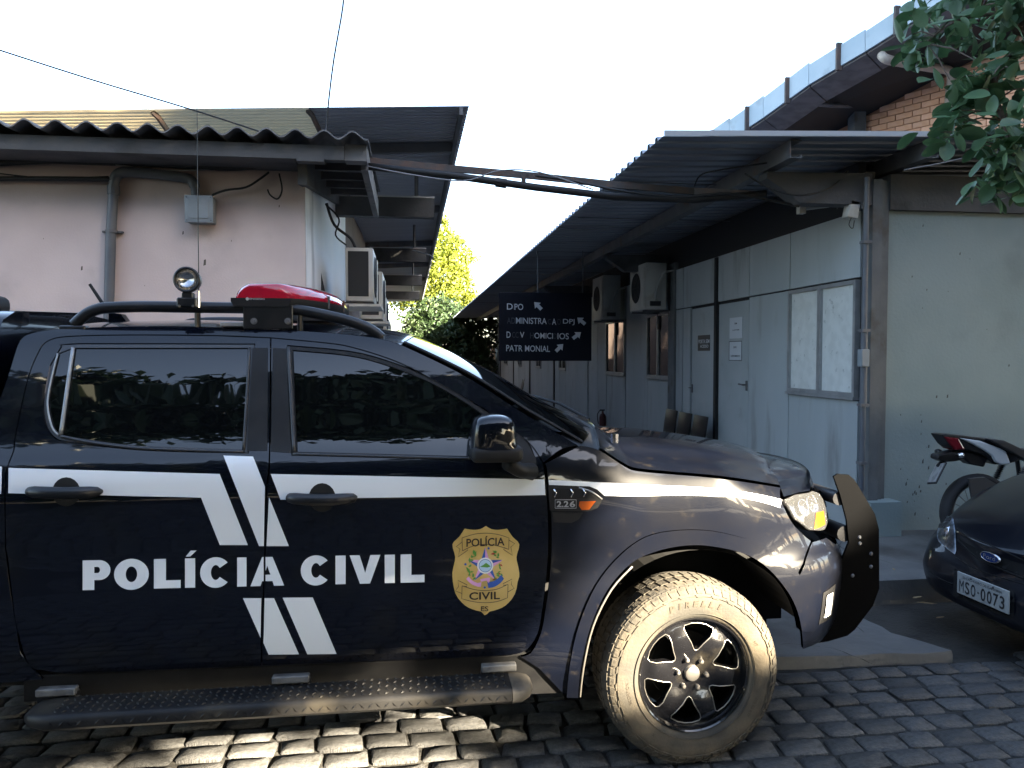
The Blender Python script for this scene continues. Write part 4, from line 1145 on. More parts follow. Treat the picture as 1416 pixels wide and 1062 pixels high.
patch('fog_lamp', [(f0[0]-.022,f0[1]-.055),(f0[0]+.03,f0[1]-.05),(f0[0]+.03,f0[1]+.05),(f0[0]-.018,f0[1]+.045)], flat('fog_lens',(0.75,0.76,0.78),.2), truck, px=False, off=.007, flange=.01)
# wheel arch trim
arch_out = smooth_px([(1124,872),(1121,846),(1107,801),(1082,770),(1040,748),(985,734),(935,733),(892,742),(856,768),(824,808),(801,860),(788,915),(783,966)])
arch_i2 = smooth_px([(798,975),(803,920),(816,865),(839,815),(872,778),(905,762),(942,754),(980,754),(1028,765),(1062,787),(1088,818),(1101,845),(1107,872)])
patch('wheel_arch_trim', arch_i2 + arch_out, paintd, truck, off=.010, flange=.035, step=.03, bstep=.02, mirror=True)

# bonnet: lofted between the shut lines
shut = uz(smooth_px([(829,620),(865,643),(884,649),(932,653.5),(980,657.5),(1028,663.5),(1078,672)], 3)) 
front_e = [p2s(1084,688), p2s(1105,682), p2s(1120,679.5)]
edge = [surf(u, z) for u, z in shut] + [surf(u, z) for u, z in front_e] + [surf(u, z) for u, z in ((1.92,1.075),(2.0,1.09))]
rows = []; NT = 28
x_end = edge[-1].x
for k, e in enumerate(edge):
    f = k/(len(edge)-1); hw = TY - e.y
    crown = .052*(1-f) + .085*f - .06*sstep(.75,1.0,f)
    bow = .10*(1-f)**2 + .20*sstep(.45,1,f)
    row = []
    for i in range(NT+1):
        t = -1 + 2*i/NT; a = abs(t)
        zc = crown*(1-a**2.4) + .016*sstep(.30,.42,1-a)*(1-sstep(.9,1,f)) * 1.0
        row.append((e.x + bow*(1-a**2), TY + hw*t, e.z + zc + .004))
    rows.append(row)
rows.append([(x+.02, y, z-.05) for x, y, z in rows[-1]])
rows.insert(0, [(x-.01, y, z-.04) for x, y, z in rows[0]])
mb = MB(); mb.grid(rows); hood = mb.build('bonnet', paintd, truck, smooth=True, angle=60)
# cowl and wipers
mb = MB(); r0 = rows[1]
mb.grid([[(x-.16, y, z+.035-.0) for x, y, z in r0], [(x-.05, y, z-.01) for x, y, z in r0], [(x+.0, y, z-.02) for x, y, z in r0]]); mb.build('cowl', plastic, truck, smooth=True)

# roof and windscreen lofted from rail to rail
rl = [p2s(*q) for q in rail]
rl = [q for q, s in zip(rl, rail) if s[0] >= 26]
pts = [surf(u, z) for u, z in rl]
def toprow(e, bow, crown, n=24):
    hw = TY - e.y; out = []
    for i in range(n+1):
        t = -1 + 2*i/n; a = abs(t)
        out.append((e.x + bow*(1-a**2), TY + hw*t, e.z + crown*(1-a**2.6)))
    return out
cut = max(range(len(pts)), key=lambda i: (rail[i+len(rail)-len(pts)][0] <= 560)*i)
roof_rows = [toprow(p, -.03 + .10*i/cut, .042 + .01*(i/cut)) for i, p in enumerate(pts[:cut+1])]
roof_rows.insert(0, [(x-.03, y, z-.5) for x, y, z in roof_rows[0]])
mb = MB(); mb.grid(roof_rows); roof = mb.build('roof', paint, truck, smooth=True, angle=50)
wr = []
for i, p in enumerate(pts[cut:]):
    f = i/(len(pts)-1-cut); wr.append(toprow(p, .07 + .13*f, .052*(1-f)+.03*f))
mb = MB(); mb.grid([[tuple(Vector(q)-Vector((.0,0,.004))) for q in r[1:-1]] for r in wr]); ws = mb.build('windscreen', glass, truck, smooth=True)
# glossy black strip where glass meets the pillar
for k in (0, -1):
    s_ = [Vector(r[1 if k == 0 else -2]) for r in wr]
    MB().tube([p+Vector((0,0,.0)) for p in s_], .008, 6).build('windscreen_seal', plastic, ws)
a = onY(805,605,3.35); b = onY(760,578,3.6)
for (p0, p1) in (((.86,3.45,1.31),(.62,3.62,1.40)),((.95,4.0,1.33),(.70,4.35,1.42))):
    p0, p1 = Vector(p0), Vector(p1)
    MB().tube([p0, p0.lerp(p1,.5)+Vector((0,0,.03)), p1+Vector((0,0,.02))], .008, 6).build('wiper', plastic, ws)
MB().tube([(.90,3.30,1.285),(.90,3.30,1.325)], .018, 8).build('wiper_hub', chrome, ws)

# dark core that closes the body
mb = MB()
mb.box((-3.2,TY-.82,.42),(.55,TY+.82,1.16)); mb.box((.55,TY-.5,.42),(1.75,TY+.5,1.06)); mb.box((.56,TY-.70,.9),(1.62,TY+.70,1.10))
mb.box((-1.38,TY-.78,1.16),(.55,TY+.78,1.30)); mb.box((-1.25,TY-.66,1.30),(-.1,TY+.66,1.70))
mb.build('inner_body', void, truck)
# chassis, axles
mb = MB(); mb.box((-3.1,TY-.45,.36),(1.7,TY-.36,.45)); mb.box((-3.1,TY+.36,.36),(1.7,TY+.45,.45)); mb.tube([(1.13,TY-.7,.385),(1.13,TY+.7,.385)],.045,8); mb.tube([(-2.09,TY-.7,.385),(-2.09,TY+.7,.385)],.055,8)
mb.build('chassis', void, truck)

# load bed and canopy behind the cab
bedp = [(-1.60,.48),(-3.05,.52),(-3.16,.62),(-3.18,1.27),(-1.60,1.27)]
mb = MB(); wx = -2.09; archp = [(wx+.47*math.cos(a), .385+.47*math.sin(a)) for a in [math.pi*k/14 for k in range(15)]]
pl = [(-1.60,.45)] + [(wx+.48,.45)] + archp[1:-1] + [(wx-.48,.45)] + bedp[1:]
for sg in (-1,1):
    m_ = MB(); y = TY + sg*(HW-.012)
    m_.prism([(x,y,z) for x,z in pl], (0,-sg*.05,0)); m_.build('bed_side', paint, truck)
mb = MB(); mb.box((-3.2,TY-HW+.05,.6),(-3.14,TY+HW-.05,1.26)); mb.build('tailgate', paint, truck)
mb = MB(); mb.box((-3.3,TY-.8,.45),(-3.205,TY+.8,.6)); mb.build('rear_bumper', chrome, truck)
mb = MB()
def can(x, dz): return [(x,TY-.88,1.275),(x,TY-.84,1.45),(x,TY-.76,1.72),(x,TY-.70,1.81+dz),(x,TY-.60,1.85+dz),(x,TY,1.875+dz),(x,TY+.60,1.85+dz),(x,TY+.70,1.81+dz),(x,TY+.76,1.72),(x,TY+.84,1.45),(x,TY+.88,1.275)]
mb.grid([[(x+.0,y,z) for x,y,z in can(-1.56,-.0)],can(-1.60,.0),can(-2.4,.01),can(-3.05,0),can(-3.15,-.04)]); mb.f.append(list(range(11))); mb.f.append(list(range(44,55)))
mb.build('canopy', paint, truck, smooth=True, angle=40)
a_ = onY(-30,420,TY-.3); mb = MB(); xe = onY(18,427,TY+.1).x; mb.rbox((xe-.45,TY-.45,1.862),(xe,TY+.1,1.955),.035,3); mb.build('roof_vent', plastic, truck, smooth=True, angle=40)

# wheels
ZW = .385 + GZ
def wheel(xc, yc, sg, steer=0.0, detail=True):
    """sg -1: outer face to -y"""
    t = bpy.data.objects.new('wheel', None); COL.objects.link(t); t.parent = truck; t.location = Vector((xc,yc,ZW)) - truck.location
    t.rotation_euler = (0,0,steer)
    if sg > 0: t.rotation_euler = (0,0,math.pi)
    # local: outer face at y=-.13
    prof = [(.236,-.105),(.242,-.122),(.256,-.130),(.285,-.136),(.32,-.136),(.348,-.128),(.366,-.114),(.377,-.095),(.381,-.06),(.383,0),(.381,.06),(.377,.095),(.36,.12),(.31,.135),(.25,.128),(.236,.10)]
    tyre = MB().lathe(prof,'y',72).build('tyre', rubber, t, local=True, smooth=True, angle=60)
    # tread blocks
    m_ = MB(); N = 58
    for k in range(N):
        a_ = 2*math.pi*k/N
        for (y0,y1,ph,w_,rr) in ((-.112,-.068,0,.80,.3845),(-.062,-.008,.35,.80,.386),(.0,.050,.1,.80,.386),(.056,.112,.5,.80,.3845)):
            aa = a_ + ph*2*math.pi/N; da = w_*math.pi/N
            vs = []
            for r_, s_ in ((.372,1.0),(rr,.92)):
                for (sa, yy_) in ((-1,y0),(1,y0),(1,y1),(-1,y1)):
                    an = aa + sa*da*s_ + (yy_)*.35
                    rl_ = r_ - (.012 if abs(yy_) > .1 else 0)*(1 if r_ > .38 else .2)
                    vs.append((rl_*math.cos(an), yy_, rl_*math.sin(an)))
            m_.add(vs, [(4,5,6,7),(0,1,5,4),(1,2,6,5),(2,3,7,6),(3,0,4,7)])
        # shoulder lugs
        an = a_; 
        if detail:
            w2 = .78*math.pi/N
            vs = []
            for (r_,y_,ww) in ((.378,-.098,1),(.362,-.121,1),(.346,-.1315,.75)):
                for sa in (-1,1): vs.append((r_*math.cos(an+sa*w2*ww), y_-.001, r_*math.sin(an+sa*w2*ww)))
            for (r_,y_,ww) in ((.372,-.095,1),(.356,-.117,1),(.343,-.127,.75)):
                for sa in (-1,1): vs.append((r_*math.cos(an+sa*w2*ww), y_, r_*math.sin(an+sa*w2*ww)))
            m_.add(vs, [(0,1,3,2),(2,3,5,4),(0,2,8,6),(2,4,10,8),(1,7,9,3),(3,9,11,5),(4,5,11,10)])
    stuff(m_.build('tread', treadm, tyre, local=True))
    if detail:
        m_ = MB()
        for r_ in (.262,.334): m_.lathe([(r_-.0015,-.1340 if r_<.3 else -.1345),(r_,-.1375),(r_+.0015,-.1340 if r_<.3 else -.134)],'y',72)
        for k in range(30):
            an = 2*math.pi*k/30
            vs = []
            for r_ in (.330,.341):
                for da in (0,.085): vs.append((r_*math.cos(an+da+(.03 if r_>.335 else 0)), -.1375+ (0.003 if r_>.335 else 0), r_*math.sin(an+da+(.03 if r_>.335 else 0))))
            m_.add(vs, [(0,1,3,2)])
        m_.build('sidewall_ribs', rubber, tyre, local=True)
        m_ = MB(); word = 'PIRELLI'; span = R(46); a0 = R(113)
        for i, ch in enumerate(word):
            vs, fs, asp = text2d(ch, .03)
            w_ = .85 if ch != 'I' else .34
            an = a0 - span*(i+.5)/len(word)
            out = []
            for (u_, v_) in vs:
                r_ = .292 + v_*.026; th = an - (u_-.5)*w_*.082 - (v_-.5)*.02
                out.append((r_*math.cos(th), -.1385, r_*math.sin(th)))
            m_.add(out, fs)
        rl_m = flat('rubber_letter', (0.045,0.036,0.025), .9)
        stuff(m_.build('sidewall_lettering', rl_m, tyre, local=True))
        for i, (s_, an) in enumerate((('HT',R(25)),('SCORPION',R(190)),('265 65 R17',R(-30)),('X',R(232)))):
            vs, fs, asp = text2d(s_, .0); out = []; m_ = MB()
            for (u_, v_) in vs:
                r_ = .285 + v_*.013; th = an - (u_-.5)*asp*.045
                out.append((r_*math.cos(th), -.1385, r_*math.sin(th)))
            m_.add(out, fs); stuff(m_.build('sidewall_lettering', rl_m, tyre, local=True))
    # rim
    rim = MB().lathe([(.239,-.098),(.242,-.118),(.237,-.125),(.231,-.120),(.2255,-.098),(.220,-.06),(.215,.10),(.236,.11)],'y',56).build('rim', rimm, t, local=True, smooth=True, angle=35)
    m_ = MB(); m_.lathe([(0,.02),(.20,.02)],'y',32); m_.lathe([(.0,-.01),(.15,-.01),(.155,.03)],'y',32); m_.build('brake_disc', void, t, local=True)
    circ = [(.225*math.cos(2*math.pi*k/72), .225*math.sin(2*math.pi*k/72)) for k in range(72)]
    holes = []
    for k in range(6):
        c_ = math.pi/2 - R(8) + k*math.pi/3
        h = []
        def pol(r_, a_): h.append((r_*math.cos(c_+a_), r_*math.sin(c_+a_)))
        for r_, a_ in ((.104,-.10),(.097,0),(.104,.10),(.132,.20),(.170,.315),(.194,.345),(.206,.31),(.211,.15),(.212,0),(.211,-.15),(.206,-.31),(.194,-.345),(.170,-.315),(.132,-.20)): pol(r_, a_)
        holes.append(h)
    vs, fs = fill(circ, .018, holes)
    def dish(x, y):
        r_ = math.hypot(x, y); a_ = math.atan2(y, x) - (math.pi/2 - R(8)) - math.pi/6
        rid = .5+.5*math.cos(6*a_)
        return -.094 - .012*sstep(.04,.14,r_) + .010*sstep(.17,.213,r_) - .010*rid*sstep(.07,.13,r_)*(1-sstep(.16,.21,r_))
    m_ = MB(); m_.add([(x, dish(x,y), y) for x, y in vs], fs)
    for h in holes + [circ]:
        n_ = len(h); m_.add([(x, dish(x,y), y) for x,y in h] + [(x*.985, dish(x,y)+.04, y*.985) for x,y in h], [(i,(i+1)%n_,n_+(i+1)%n_,n_+i) for i in range(n_)])
    sp = m_.build('spokes', rimm, rim, local=True, smooth=True, angle=40)
    if detail:
        m_ = MB()
        for h in holes:
            m_.tube([(x, dish(x,y)-.0005, y) for x, y in h] + [(h[0][0], dish(*h[0])-.0005, h[0][1])], .0022, 5, cap=False)
        m_.build('polished_edge', rimedge, rim, local=True, smooth=True)
    m_ = MB(); m_.lathe([(0,-.112),(.022,-.113),(.030,-.109),(.034,-.092)],'y',24); m_.build('hub_cap', rimedge if detail else rimm, rim, local=True, smooth=True, angle=40)
    for k in range(6):
        a_ = math.pi/2 - R(8) + math.pi/6 + k*math.pi/3
        m_ = MB(); m_.lathe([(0,-.116),(.007,-.115),(.0095,-.108),(.0105,-.085)],'y',8,(.063*math.cos(a_),0,.063*math.sin(a_))); m_.build('lug_nut', rimedge, rim, local=True, smooth=True, angle=50)
    return t
wc_ = onY(958,931,TY-HW+.03)
XW = wc_.x
wheel(XW, TY-HW+.145, -1, R(1.5)); wheel(XW, TY+HW-.145, 1, detail=False); wheel(XW-3.22, TY-HW+.145, -1, detail=False); wheel(XW-3.22, TY+HW-.145, 1, detail=False)
# wheel wells
for sg in (-1, 1):
    m_ = MB(); y0, y1 = (TY-HW+.04, TY-.45) if sg < 0 else (TY+.45, TY+HW-.04)
    m_.lathe([(.50,y0),(.50,y1)],'y',28,(XW+.02,0,ZW+.02),R(20),math.pi); m_.build('wheel_liner', void, truck)
MB().tube([surf(*p2s(*q), .004) for q in smooth_px([(874,783),(845,815),(820,865),(807,920),(801,970)])], .0045, 6).build('arch_lip_glint', rimedge, truck, smooth=True)  # bright metal strip standing in for light glinting on the arch edge

# door handles
def handle(par, l, r, y):
    cx, cy = (l+r)/2, y
    pr = [p2s(cx-(r-l)*.14+ (r-l)*.28*.5 + (r-l)*.2*math.cos(a), cy+1+ 20*math.sin(a)) for a in [2*math.pi*k/20 for k in range(20)]]
    patch('handle_recess', pr, void, par, px=False, off=.0022, flange=.0, step=.02)
    P_ = [surf(*p2s(l+(r-l)*f, y + 1.5*math.sin(f*3)), o) for f, o in ((0,.004),(.03,.022),(.12,.036),(.3,.044),(.5,.046),(.7,.044),(.88,.036),(.97,.022),(1,.004))]
    rr_ = [.008,.018,.022,.0225,.0225,.0225,.022,.018,.008]
    m_ = MB(); m_.tube(P_, rr_, 12); m_.build('door_handle', satin, par, smooth=True, angle=60)
handle(rd, 43, 141, 679); handle(fd, 399, 492, 687)
# mirror
mc = [(651,630),(652,605),(655,586),(664,577),(686,574),(704,577),(712,586),(715,612),(720,624),(719,634),(700,637),(665,636)]
YM = TY-HW-.17
def ms(Y, k, cx=685, cy=610): return [onY(cx+(x-cx)*k, cy+(y-cy)*k, Y) for x, y in [(q[0], q[1]) for q in smooth_px(mc+[mc[0]],3)[:-1]]]
S_ = [ms(YM,.55),ms(YM+.004,.84),ms(YM+.016,.95),ms(YM+.045,1.0),ms(YM+.13,1.0)]
# keep a real size: the sections share one centre line parallel to Y
def mat_ring(Y, k):
    base = [onY(x, y, YM+.04) for x, y in [(q[0], q[1]) for q in smooth_px(mc+[mc[0]],3)[:-1]]]
    c = sum(base, Vector())/len(base)
    return [Vector((c.x+(p.x-c.x)*k, Y, c.z+(p.z-c.z)*k)) for p in base]
rg_ = [mat_ring(YM,.5),mat_ring(YM+.006,.80),mat_ring(YM+.02,.93),mat_ring(YM+.05,1.0),mat_ring(YM+.15,.98),mat_ring(YM+.18,.8)]
mb = MB(); mb.grid(rg_, close=True); n_ = len(rg_[0]); mb.f.append(list(range(n_))[::-1]); mb.f.append([5*n_+i for i in range(n_)])
mir = mb.build('side_mirror', paint, fd, smooth=True, angle=70)
zsplit = onY(680,617,YM+.02).z
lowr = [[Vector((p.x, p.y-.003, min(p.z, zsplit))) for p in r] for r in rg_]
lowr = [[Vector((q.x, q.y, q.z)) + (Vector((q.x,0,q.z))-Vector((rg_[3][0].x,0,zsplit))).normalized()*.0 for q in r] for r in lowr]
m_ = MB(); x0, x1 = min(p.x for p in rg_[3]), max(p.x for p in rg_[3]); zb_ = min(p.z for p in rg_[3])
m_.rbox((x0-.001,YM-.002,zb_-.004),(x1+.004,YM+.17,zsplit),.022,3); m_.build('mirror_base', plastic, mir, smooth=True, angle=50)
pa, pb = onY(702,640,YM+.09), surf(*p2s(735,652), .0)
m_ = MB(); m_.tube([pa, pa.lerp(pb,.5)-Vector((0,0,.012)), pb], [.03,.028,.036], 10); m_.build('mirror_arm', plastic, mir, smooth=True)
patch('mirror_sail', [(716,600),(741,634),(742,647),(700,644),(712,610)], plastic, fd, off=.006, flange=.008, gap=.001)

# side vent with badge and repeater
vent = [(758,671),(800,673),(818,679),(833,690),(826,702),(812,707),(760,706)]
v0 = patch('fender_vent', vent, plastic, truck, off=.006, flange=.01, step=.02)
patch('vent_slot', [(763,674),(805,677),(817,684),(822,689),(763,688)], void, v0, off=.0075, flange=.004, step=.02)
for px in (765, 788, 805): strip('vent_chrome', [(px,676),(px+4,681),(px+1,687)], .003, chrome, v0, .010)
strip('vent_edge', smooth_px([(800,674),(818,680),(832,690)],3), .0035, alu, v0, .007)
patch('side_repeater', [(801,693),(823,692.5),(814,704),(804,704.5),(800,699)], amber, v0, off=.010, flange=.006, step=.02)
patch('vent_lower', [(764,708),(806,709),(800,718),(790,723),(766,722)], plastic, v0, off=.004, flange=.006, step=.02)
def px_text(s, quad, m, par, name, off=.003, bold=.03, cut=None, space=1.0):
    """text laid on the skin inside a pixel quad: bl, br, tl, tr"""
    vs, fs, _ = text2d(s, bold, space)
    bl_, br_, tl_, tr_ = quad
    bm = bmesh.new(); bv = []
    for a, b in vs:
        x = (bl_[0]*(1-a)+br_[0]*a)*(1-b)+(tl_[0]*(1-a)+tr_[0]*a)*b; y = (bl_[1]*(1-a)+br_[1]*a)*(1-b)+(tl_[1]*(1-a)+tr_[1]*a)*b
        bv.append(bm.verts.new((x, y, 0)))
    for f in fs:
        try: bm.faces.new([bv[i] for i in f])
        except ValueError: pass
    if cut:
        for c in (cut[0], cut[1]):
            bmesh.ops.bisect_plane(bm, geom=bm.verts[:]+bm.edges[:]+bm.faces[:], plane_co=(c,0,0), plane_no=(1,0,0))
        kill = [f for f in bm.faces if cut[0] < f.calc_center_median().x < cut[1]]
        bmesh.ops.delete(bm, geom=kill, context='FACES')
    bmesh.ops.triangulate(bm, faces=bm.faces[:])
    bm.verts.index_update()
    V = []; N = []
    for v in bm.verts:
        u, z = p2s(v.co.x, v.co.y); V.append(surf(u, z, off)); N.append(surfn(u, z))
    F = []
    for f in bm.faces:
        i = [v.index for v in f.verts]; a, b, c = (V[k] for k in i)
        F.append(i if (b-a).cross(c-a).dot(N[i[0]]) > 0 else i[::-1])
    bm.free(); M = MB(); M.v = [tuple(p) for p in V]; M.f = F; M.n = N
    return M.build(name, m, par, smooth=True)
px_text('2.2', [(769,700.5),(785.5,700.5),(769,692),(785.5,692)], alu, v0, 'badge_lettering', .0115, .03)
px_text('6', [(787,700.5),(794.5,700.5),(787,692),(794.5,692)], alu, v0, 'badge_lettering', .0115, .03)
strip('badge_rim', [(767,702),(767,690.5),(796,690.5),(796,702),(767,702)], .0012, alu, v0, .010)

# livery
dk = dict(off=.0016, flange=.0, step=.03)
patch('white_stripe', [(10.5,645.5),(305,654),(345,755),(303,755),(277,689.5),(10,683.5)], vinyl, rd, gap=.004, **dk)
patch('white_stripe', [(-45,644),(3,645.4),(2,683),(-45,681)], vinyl, truck, **dk)
patch('white_stripe', [(309,630),(350,631.4),(366.5,673),(365,755),(358.3,755)], vinyl, rd, **dk)
patch('white_stripe', [(372,687),(399.5,755),(368.5,755)], vinyl, fd, **dk)
patch('white_stripe', [(374.5,655.5),(560,659),(753,663),(754,684.5),(492.5,688.6),(388,691)], vinyl, fd, **dk)
patch('white_stripe', smooth_px([(758,663.5),(820,666.5),(884,670),(980,674.5),(1040,682),(1081,691)],3) + smooth_px([(1078,702),(1055,695),(1016,687.5),(944,685),(884,686),(836,685.5)],3) + [(826,677),(815,672.5),(759,670.5)], vinyl, truck, **dk)
patch('white_stripe', [(336,827),(361.5,827),(360.5,882)], vinyl, rd, **dk)
patch('white_stripe', [(366,827),(379,827),(413.5,904.5),(371.5,905),(364.5,889)], vinyl, fd, **dk)
patch('white_stripe', [(391,826.3),(432.5,826),(465.5,904),(425,904.5)], vinyl, fd, **dk)
# bold lettering drawn letter by letter (unit squares, y up)
def ell(cx, cy, rx, ry, a0, a1, n): return [(cx+rx*math.cos(a0+(a1-a0)*k/n), cy+ry*math.sin(a0+(a1-a0)*k/n)) for k in range(n+1)]
def glyph(ch):
    if ch == 'I': return [[(0,0),(1,0),(1,1),(0,1)]], []
    if ch == 'L': return [[(0,0),(1,0),(1,.27),(.45,.27),(.45,1),(0,1)]], []
    if ch == 'A': return [[(0,0),(.30,0),(.345,.165),(.655,.165),(.70,0),(1,0),(.655,1),(.345,1)]], [[(.405,.385),(.595,.385),(.50,.70)]]
    if ch == 'V': return [[(0,1),(.325,1),(.505,.38),(.675,1),(1,1),(.665,0),(.335,0)]], []
    if ch == 'P': return [[(0,0),(.42,0),(.42,.33),(.56,.33)] + ell(.60,.665,.40,.335,-math.pi/2,math.pi/2,14) + [(0,1)]], [[(.42,.565),(.52,.565)] + ell(.54,.67,.085,.105,-math.pi/2,math.pi/2,8) + [(.42,.775)]]
    if ch == 'O': return [ell(.5,.5,.5,.525,0,2*math.pi,40)[:-1]], [ell(.5,.5,.165,.265,0,2*math.pi,30)[:-1]]
    if ch == 'C': return [ell(.5,.5,.5,.525,R(40),R(320),34) + [(.63,.345)] + ell(.5,.5,.155,.255,R(322),R(38),26)[1:-1] + [(.63,.655)]], []
    if ch == "'": return [[(0,0),(.42,0),(1,1),(.45,1)]], []
def letter(ch, x0, x1, yb0, yb1, yt0, yt1, par, cut=None):
    outs, hs = glyph(ch)
    def tp(p): a, b = p; return (x0+(x1-x0)*a, (yb0+(yb1-yb0)*a)*(1-b) + (yt0+(yt1-yt0)*a)*b)
    pl = [tp(p) for p in outs[0]]; hl_ = [[tp(p) for p in h] for h in hs]
    uzp = [p2s(*q) for q in pl]; uzh = [[p2s(*q) for q in h] for h in hl_]
    vs, fs = fill(dens(uzp,.03), .03, [dens(h,.03) for h in uzh])
    if cut:
        bm = bmesh.new(); bv = [bm.verts.new((u,z,0)) for u,z in vs]
        for f in fs: bm.faces.new([bv[i] for i in f])
        c0, c1 = p2s(cut-1.3,790)[0], p2s(cut+1.3,790)[0]
        for c in (c0, c1): bmesh.ops.bisect_plane(bm, geom=bm.verts[:]+bm.edges[:]+bm.faces[:], plane_co=(c,0,0), plane_no=(1,0,0))
        bmesh.ops.delete(bm, geom=[f for f in bm.faces if c0 < f.calc_center_median().x < c1], context='FACES')
        bmesh.ops.triangulate(bm, faces=bm.faces[:]); bm.verts.index_update()
        vs = [(v.co.x, v.co.y) for v in bm.verts]; fs = [[v.index for v in f.verts] for f in bm.faces]; bm.free()
    M = MB(); N = []
    for u, z in vs: M.v.append(tuple(surf(u, z, .0018))); N.append(surfn(u, z))
    for f in fs:
        a, b, c = (Vector(M.v[i]) for i in f[:3]); M.f.append(list(f) if (b-a).cross(c-a).dot(N[f[0]]) > 0 else list(f)[::-1])
    M.n = N; M.build('lettering', vinyl, par, smooth=True)
bl = lambda x: 816 - (x-114)*11/472
tl_ = lambda x: 774.8 - (x-114)*8.8/472
for ch, x0, x1, par in (('P',114.5,153,rd),('O',158,206,rd),('L',213,250,rd),('I',256,270,rd),('C',277,320,rd),('I',328,341,rd),('A',346.5,393,fd),('C',416,458,fd),('I',464,478,fd),('V',483.5,526,fd),('I',532,546,fd),('L',554,587,fd)):
    letter(ch, x0, x1, bl(x0), bl(x1), tl_(x0), tl_(x1), par, cut=366 if ch == 'A' else None)
letter("'", 257, 272, 769.5, 769, 761.5, 761, rd)

# gold shield
sh = [(672,727)] + smooth_px([(672,727),(664,731.5),(654,732.5),(642.5,730.8)],3)[1:] + smooth_px([(642.5,730.8),(635,742),(625.6,752.5),(629.5,770),(627,784),(625.6,797),(630,821),(643,837),(657,843.5),(665,845.5),(670,850.5)],3)[1:]
sr = [(672*2-1-x+ (.6 if y < 800 else -1.0), y) for x, y in sh[1:-1]][::-1]
shield = patch('gold_shield', sh + sr, gold, fd, off=.0020, flange=0, step=.02, bstep=.012)
def sp_(name, pts, m, off=.0034): return patch(name, pts, m, shield, off=off, flange=0, step=.012, bstep=.006)
def line_s(pts, r=.0011, m=inkm): 
    MB().tube([surf(*p2s(*q), .0028) for q in pts], r, 4).build('shield_line', m, shield)
z7 = lambda x, y: (600 + x/6.25, 700 + y/6.25)
def zl(*pts): return [z7(*p) for p in pts]
line_s(smooth_px(zl((243,272),(350,240),(445,232),(550,242),(648,272)),3) + zl((646,372)) + smooth_px(zl((646,372),(545,340),(445,328),(340,342),(246,384)),3)[1:] + zl((243,272)))
line_s(zl((243,308),(192,348),(225,368),(208,438),(292,378),(288,362),(248,384))); line_s(zl((648,292),(698,322),(664,350),(678,424),(602,372),(606,356),(645,372)))
line_s(smooth_px(zl((243,686),(345,718),(445,727),(545,715),(640,674)),3) + zl((636,790)) + smooth_px(zl((636,790),(545,822),(445,832),(345,824),(240,798)),3)[1:] + zl((243,686)))
line_s(zl((240,752),(184,730),(212,694),(208,640),(286,678),(284,694),(246,688))); line_s(zl((638,740),(694,708),(668,676),(674,628),(598,668),(600,684),(638,676)))
px_text('POLÍCIA', zl((280,350),(610,338),(280,262),(610,250)), inkm, shield, 'lettering', .0034, .02)
px_text('CIVIL', zl((305,808),(570,802),(305,742),(570,736)), inkm, shield, 'lettering', .0034, .02)
px_text('ES', zl((405,905),(470,905),(405,862),(470,862)), inkm, shield, 'lettering', .0034, .01)
cx, cy = z7(443, 512)
star = []
for k in range(5):
    a = R(90+72*k); ro, ri = 25.5, 9.5
    tip = (cx+ro*math.cos(a), cy-ro*math.sin(a)); l = (cx+ri*math.cos(a+R(36)), cy-ri*math.sin(a+R(36))); r = (cx+ri*math.cos(a-R(36)), cy-ri*math.sin(a-R(36)))
    sp_('star_point', [(cx,cy),tip,l], blue_p); sp_('star_point', [(cx,cy),r,tip], pink_p)
circle = lambda x, y, r, n=20: [(x+r*math.cos(2*math.pi*k/n), y+r*math.sin(2*math.pi*k/n)) for k in range(n)]
sp_('seal_ring', circle(cx,cy,11.2), white_p, .0040); sp_('seal_ring', circle(cx,cy,9.0), blue_p, .0046); sp_('seal_ring', circle(cx,cy,8.3), lblue_p, .0050)
sp_('seal_hill', [(cx-7.5,cy+1.5),(cx-3,cy-1),(cx+1,cy-4),(cx+4,cy-2),(cx+7.5,cy+1),(cx+3,cy+2.5)], green_p, .0054)
rr = random.Random(4)
for k in range(46):
    s_ = -1 if k % 2 else 1; a = R(rr.uniform(-55,62)); rad = rr.uniform(19.5,25)
    x, y = cx + s_*rad*math.cos(a), cy - rad*math.sin(a)*1.05 + 1
    if s_ < 0: a = math.pi - a
    an = rr.uniform(0, 6.28); l = rr.uniform(2.2,3.6)
    m_ = green_p if not (s_ > 0 and k % 5 == 0) else red_p
    sp_('laurel_leaf', [(x+l*math.cos(an), y+l*math.sin(an)), (x+.45*l*math.cos(an+1.6), y+.45*l*math.sin(an+1.6)), (x-l*math.cos(an), y-l*math.sin(an)), (x+.45*l*math.cos(an-1.6), y+.45*l*math.sin(an-1.6))], m_, .0038 + .0004*(k % 3))
sp_('ribbon', smooth_px(zl((278,628),(320,668),(368,690),(405,695)),3) + zl((410,655)) + smooth_px(zl((375,662),(330,640),(300,605)),3), pink_p, .0044)
sp_('ribbon', smooth_px(zl((470,705),(520,695),(570,665),(605,625)),3) + zl((580,590)) + smooth_px(zl((555,620),(515,645),(460,655)),3), blue_p, .0044)
sp_('ribbon_knot', zl((400,630),(440,620),(485,615),(475,665),(455,640),(405,650)), pink_p, .0048)
for x, y in ((472,362),(272,500),(438,700)): sp_('small_star', circle(*z7(x,y),1.7,8), blue_p, .0044)

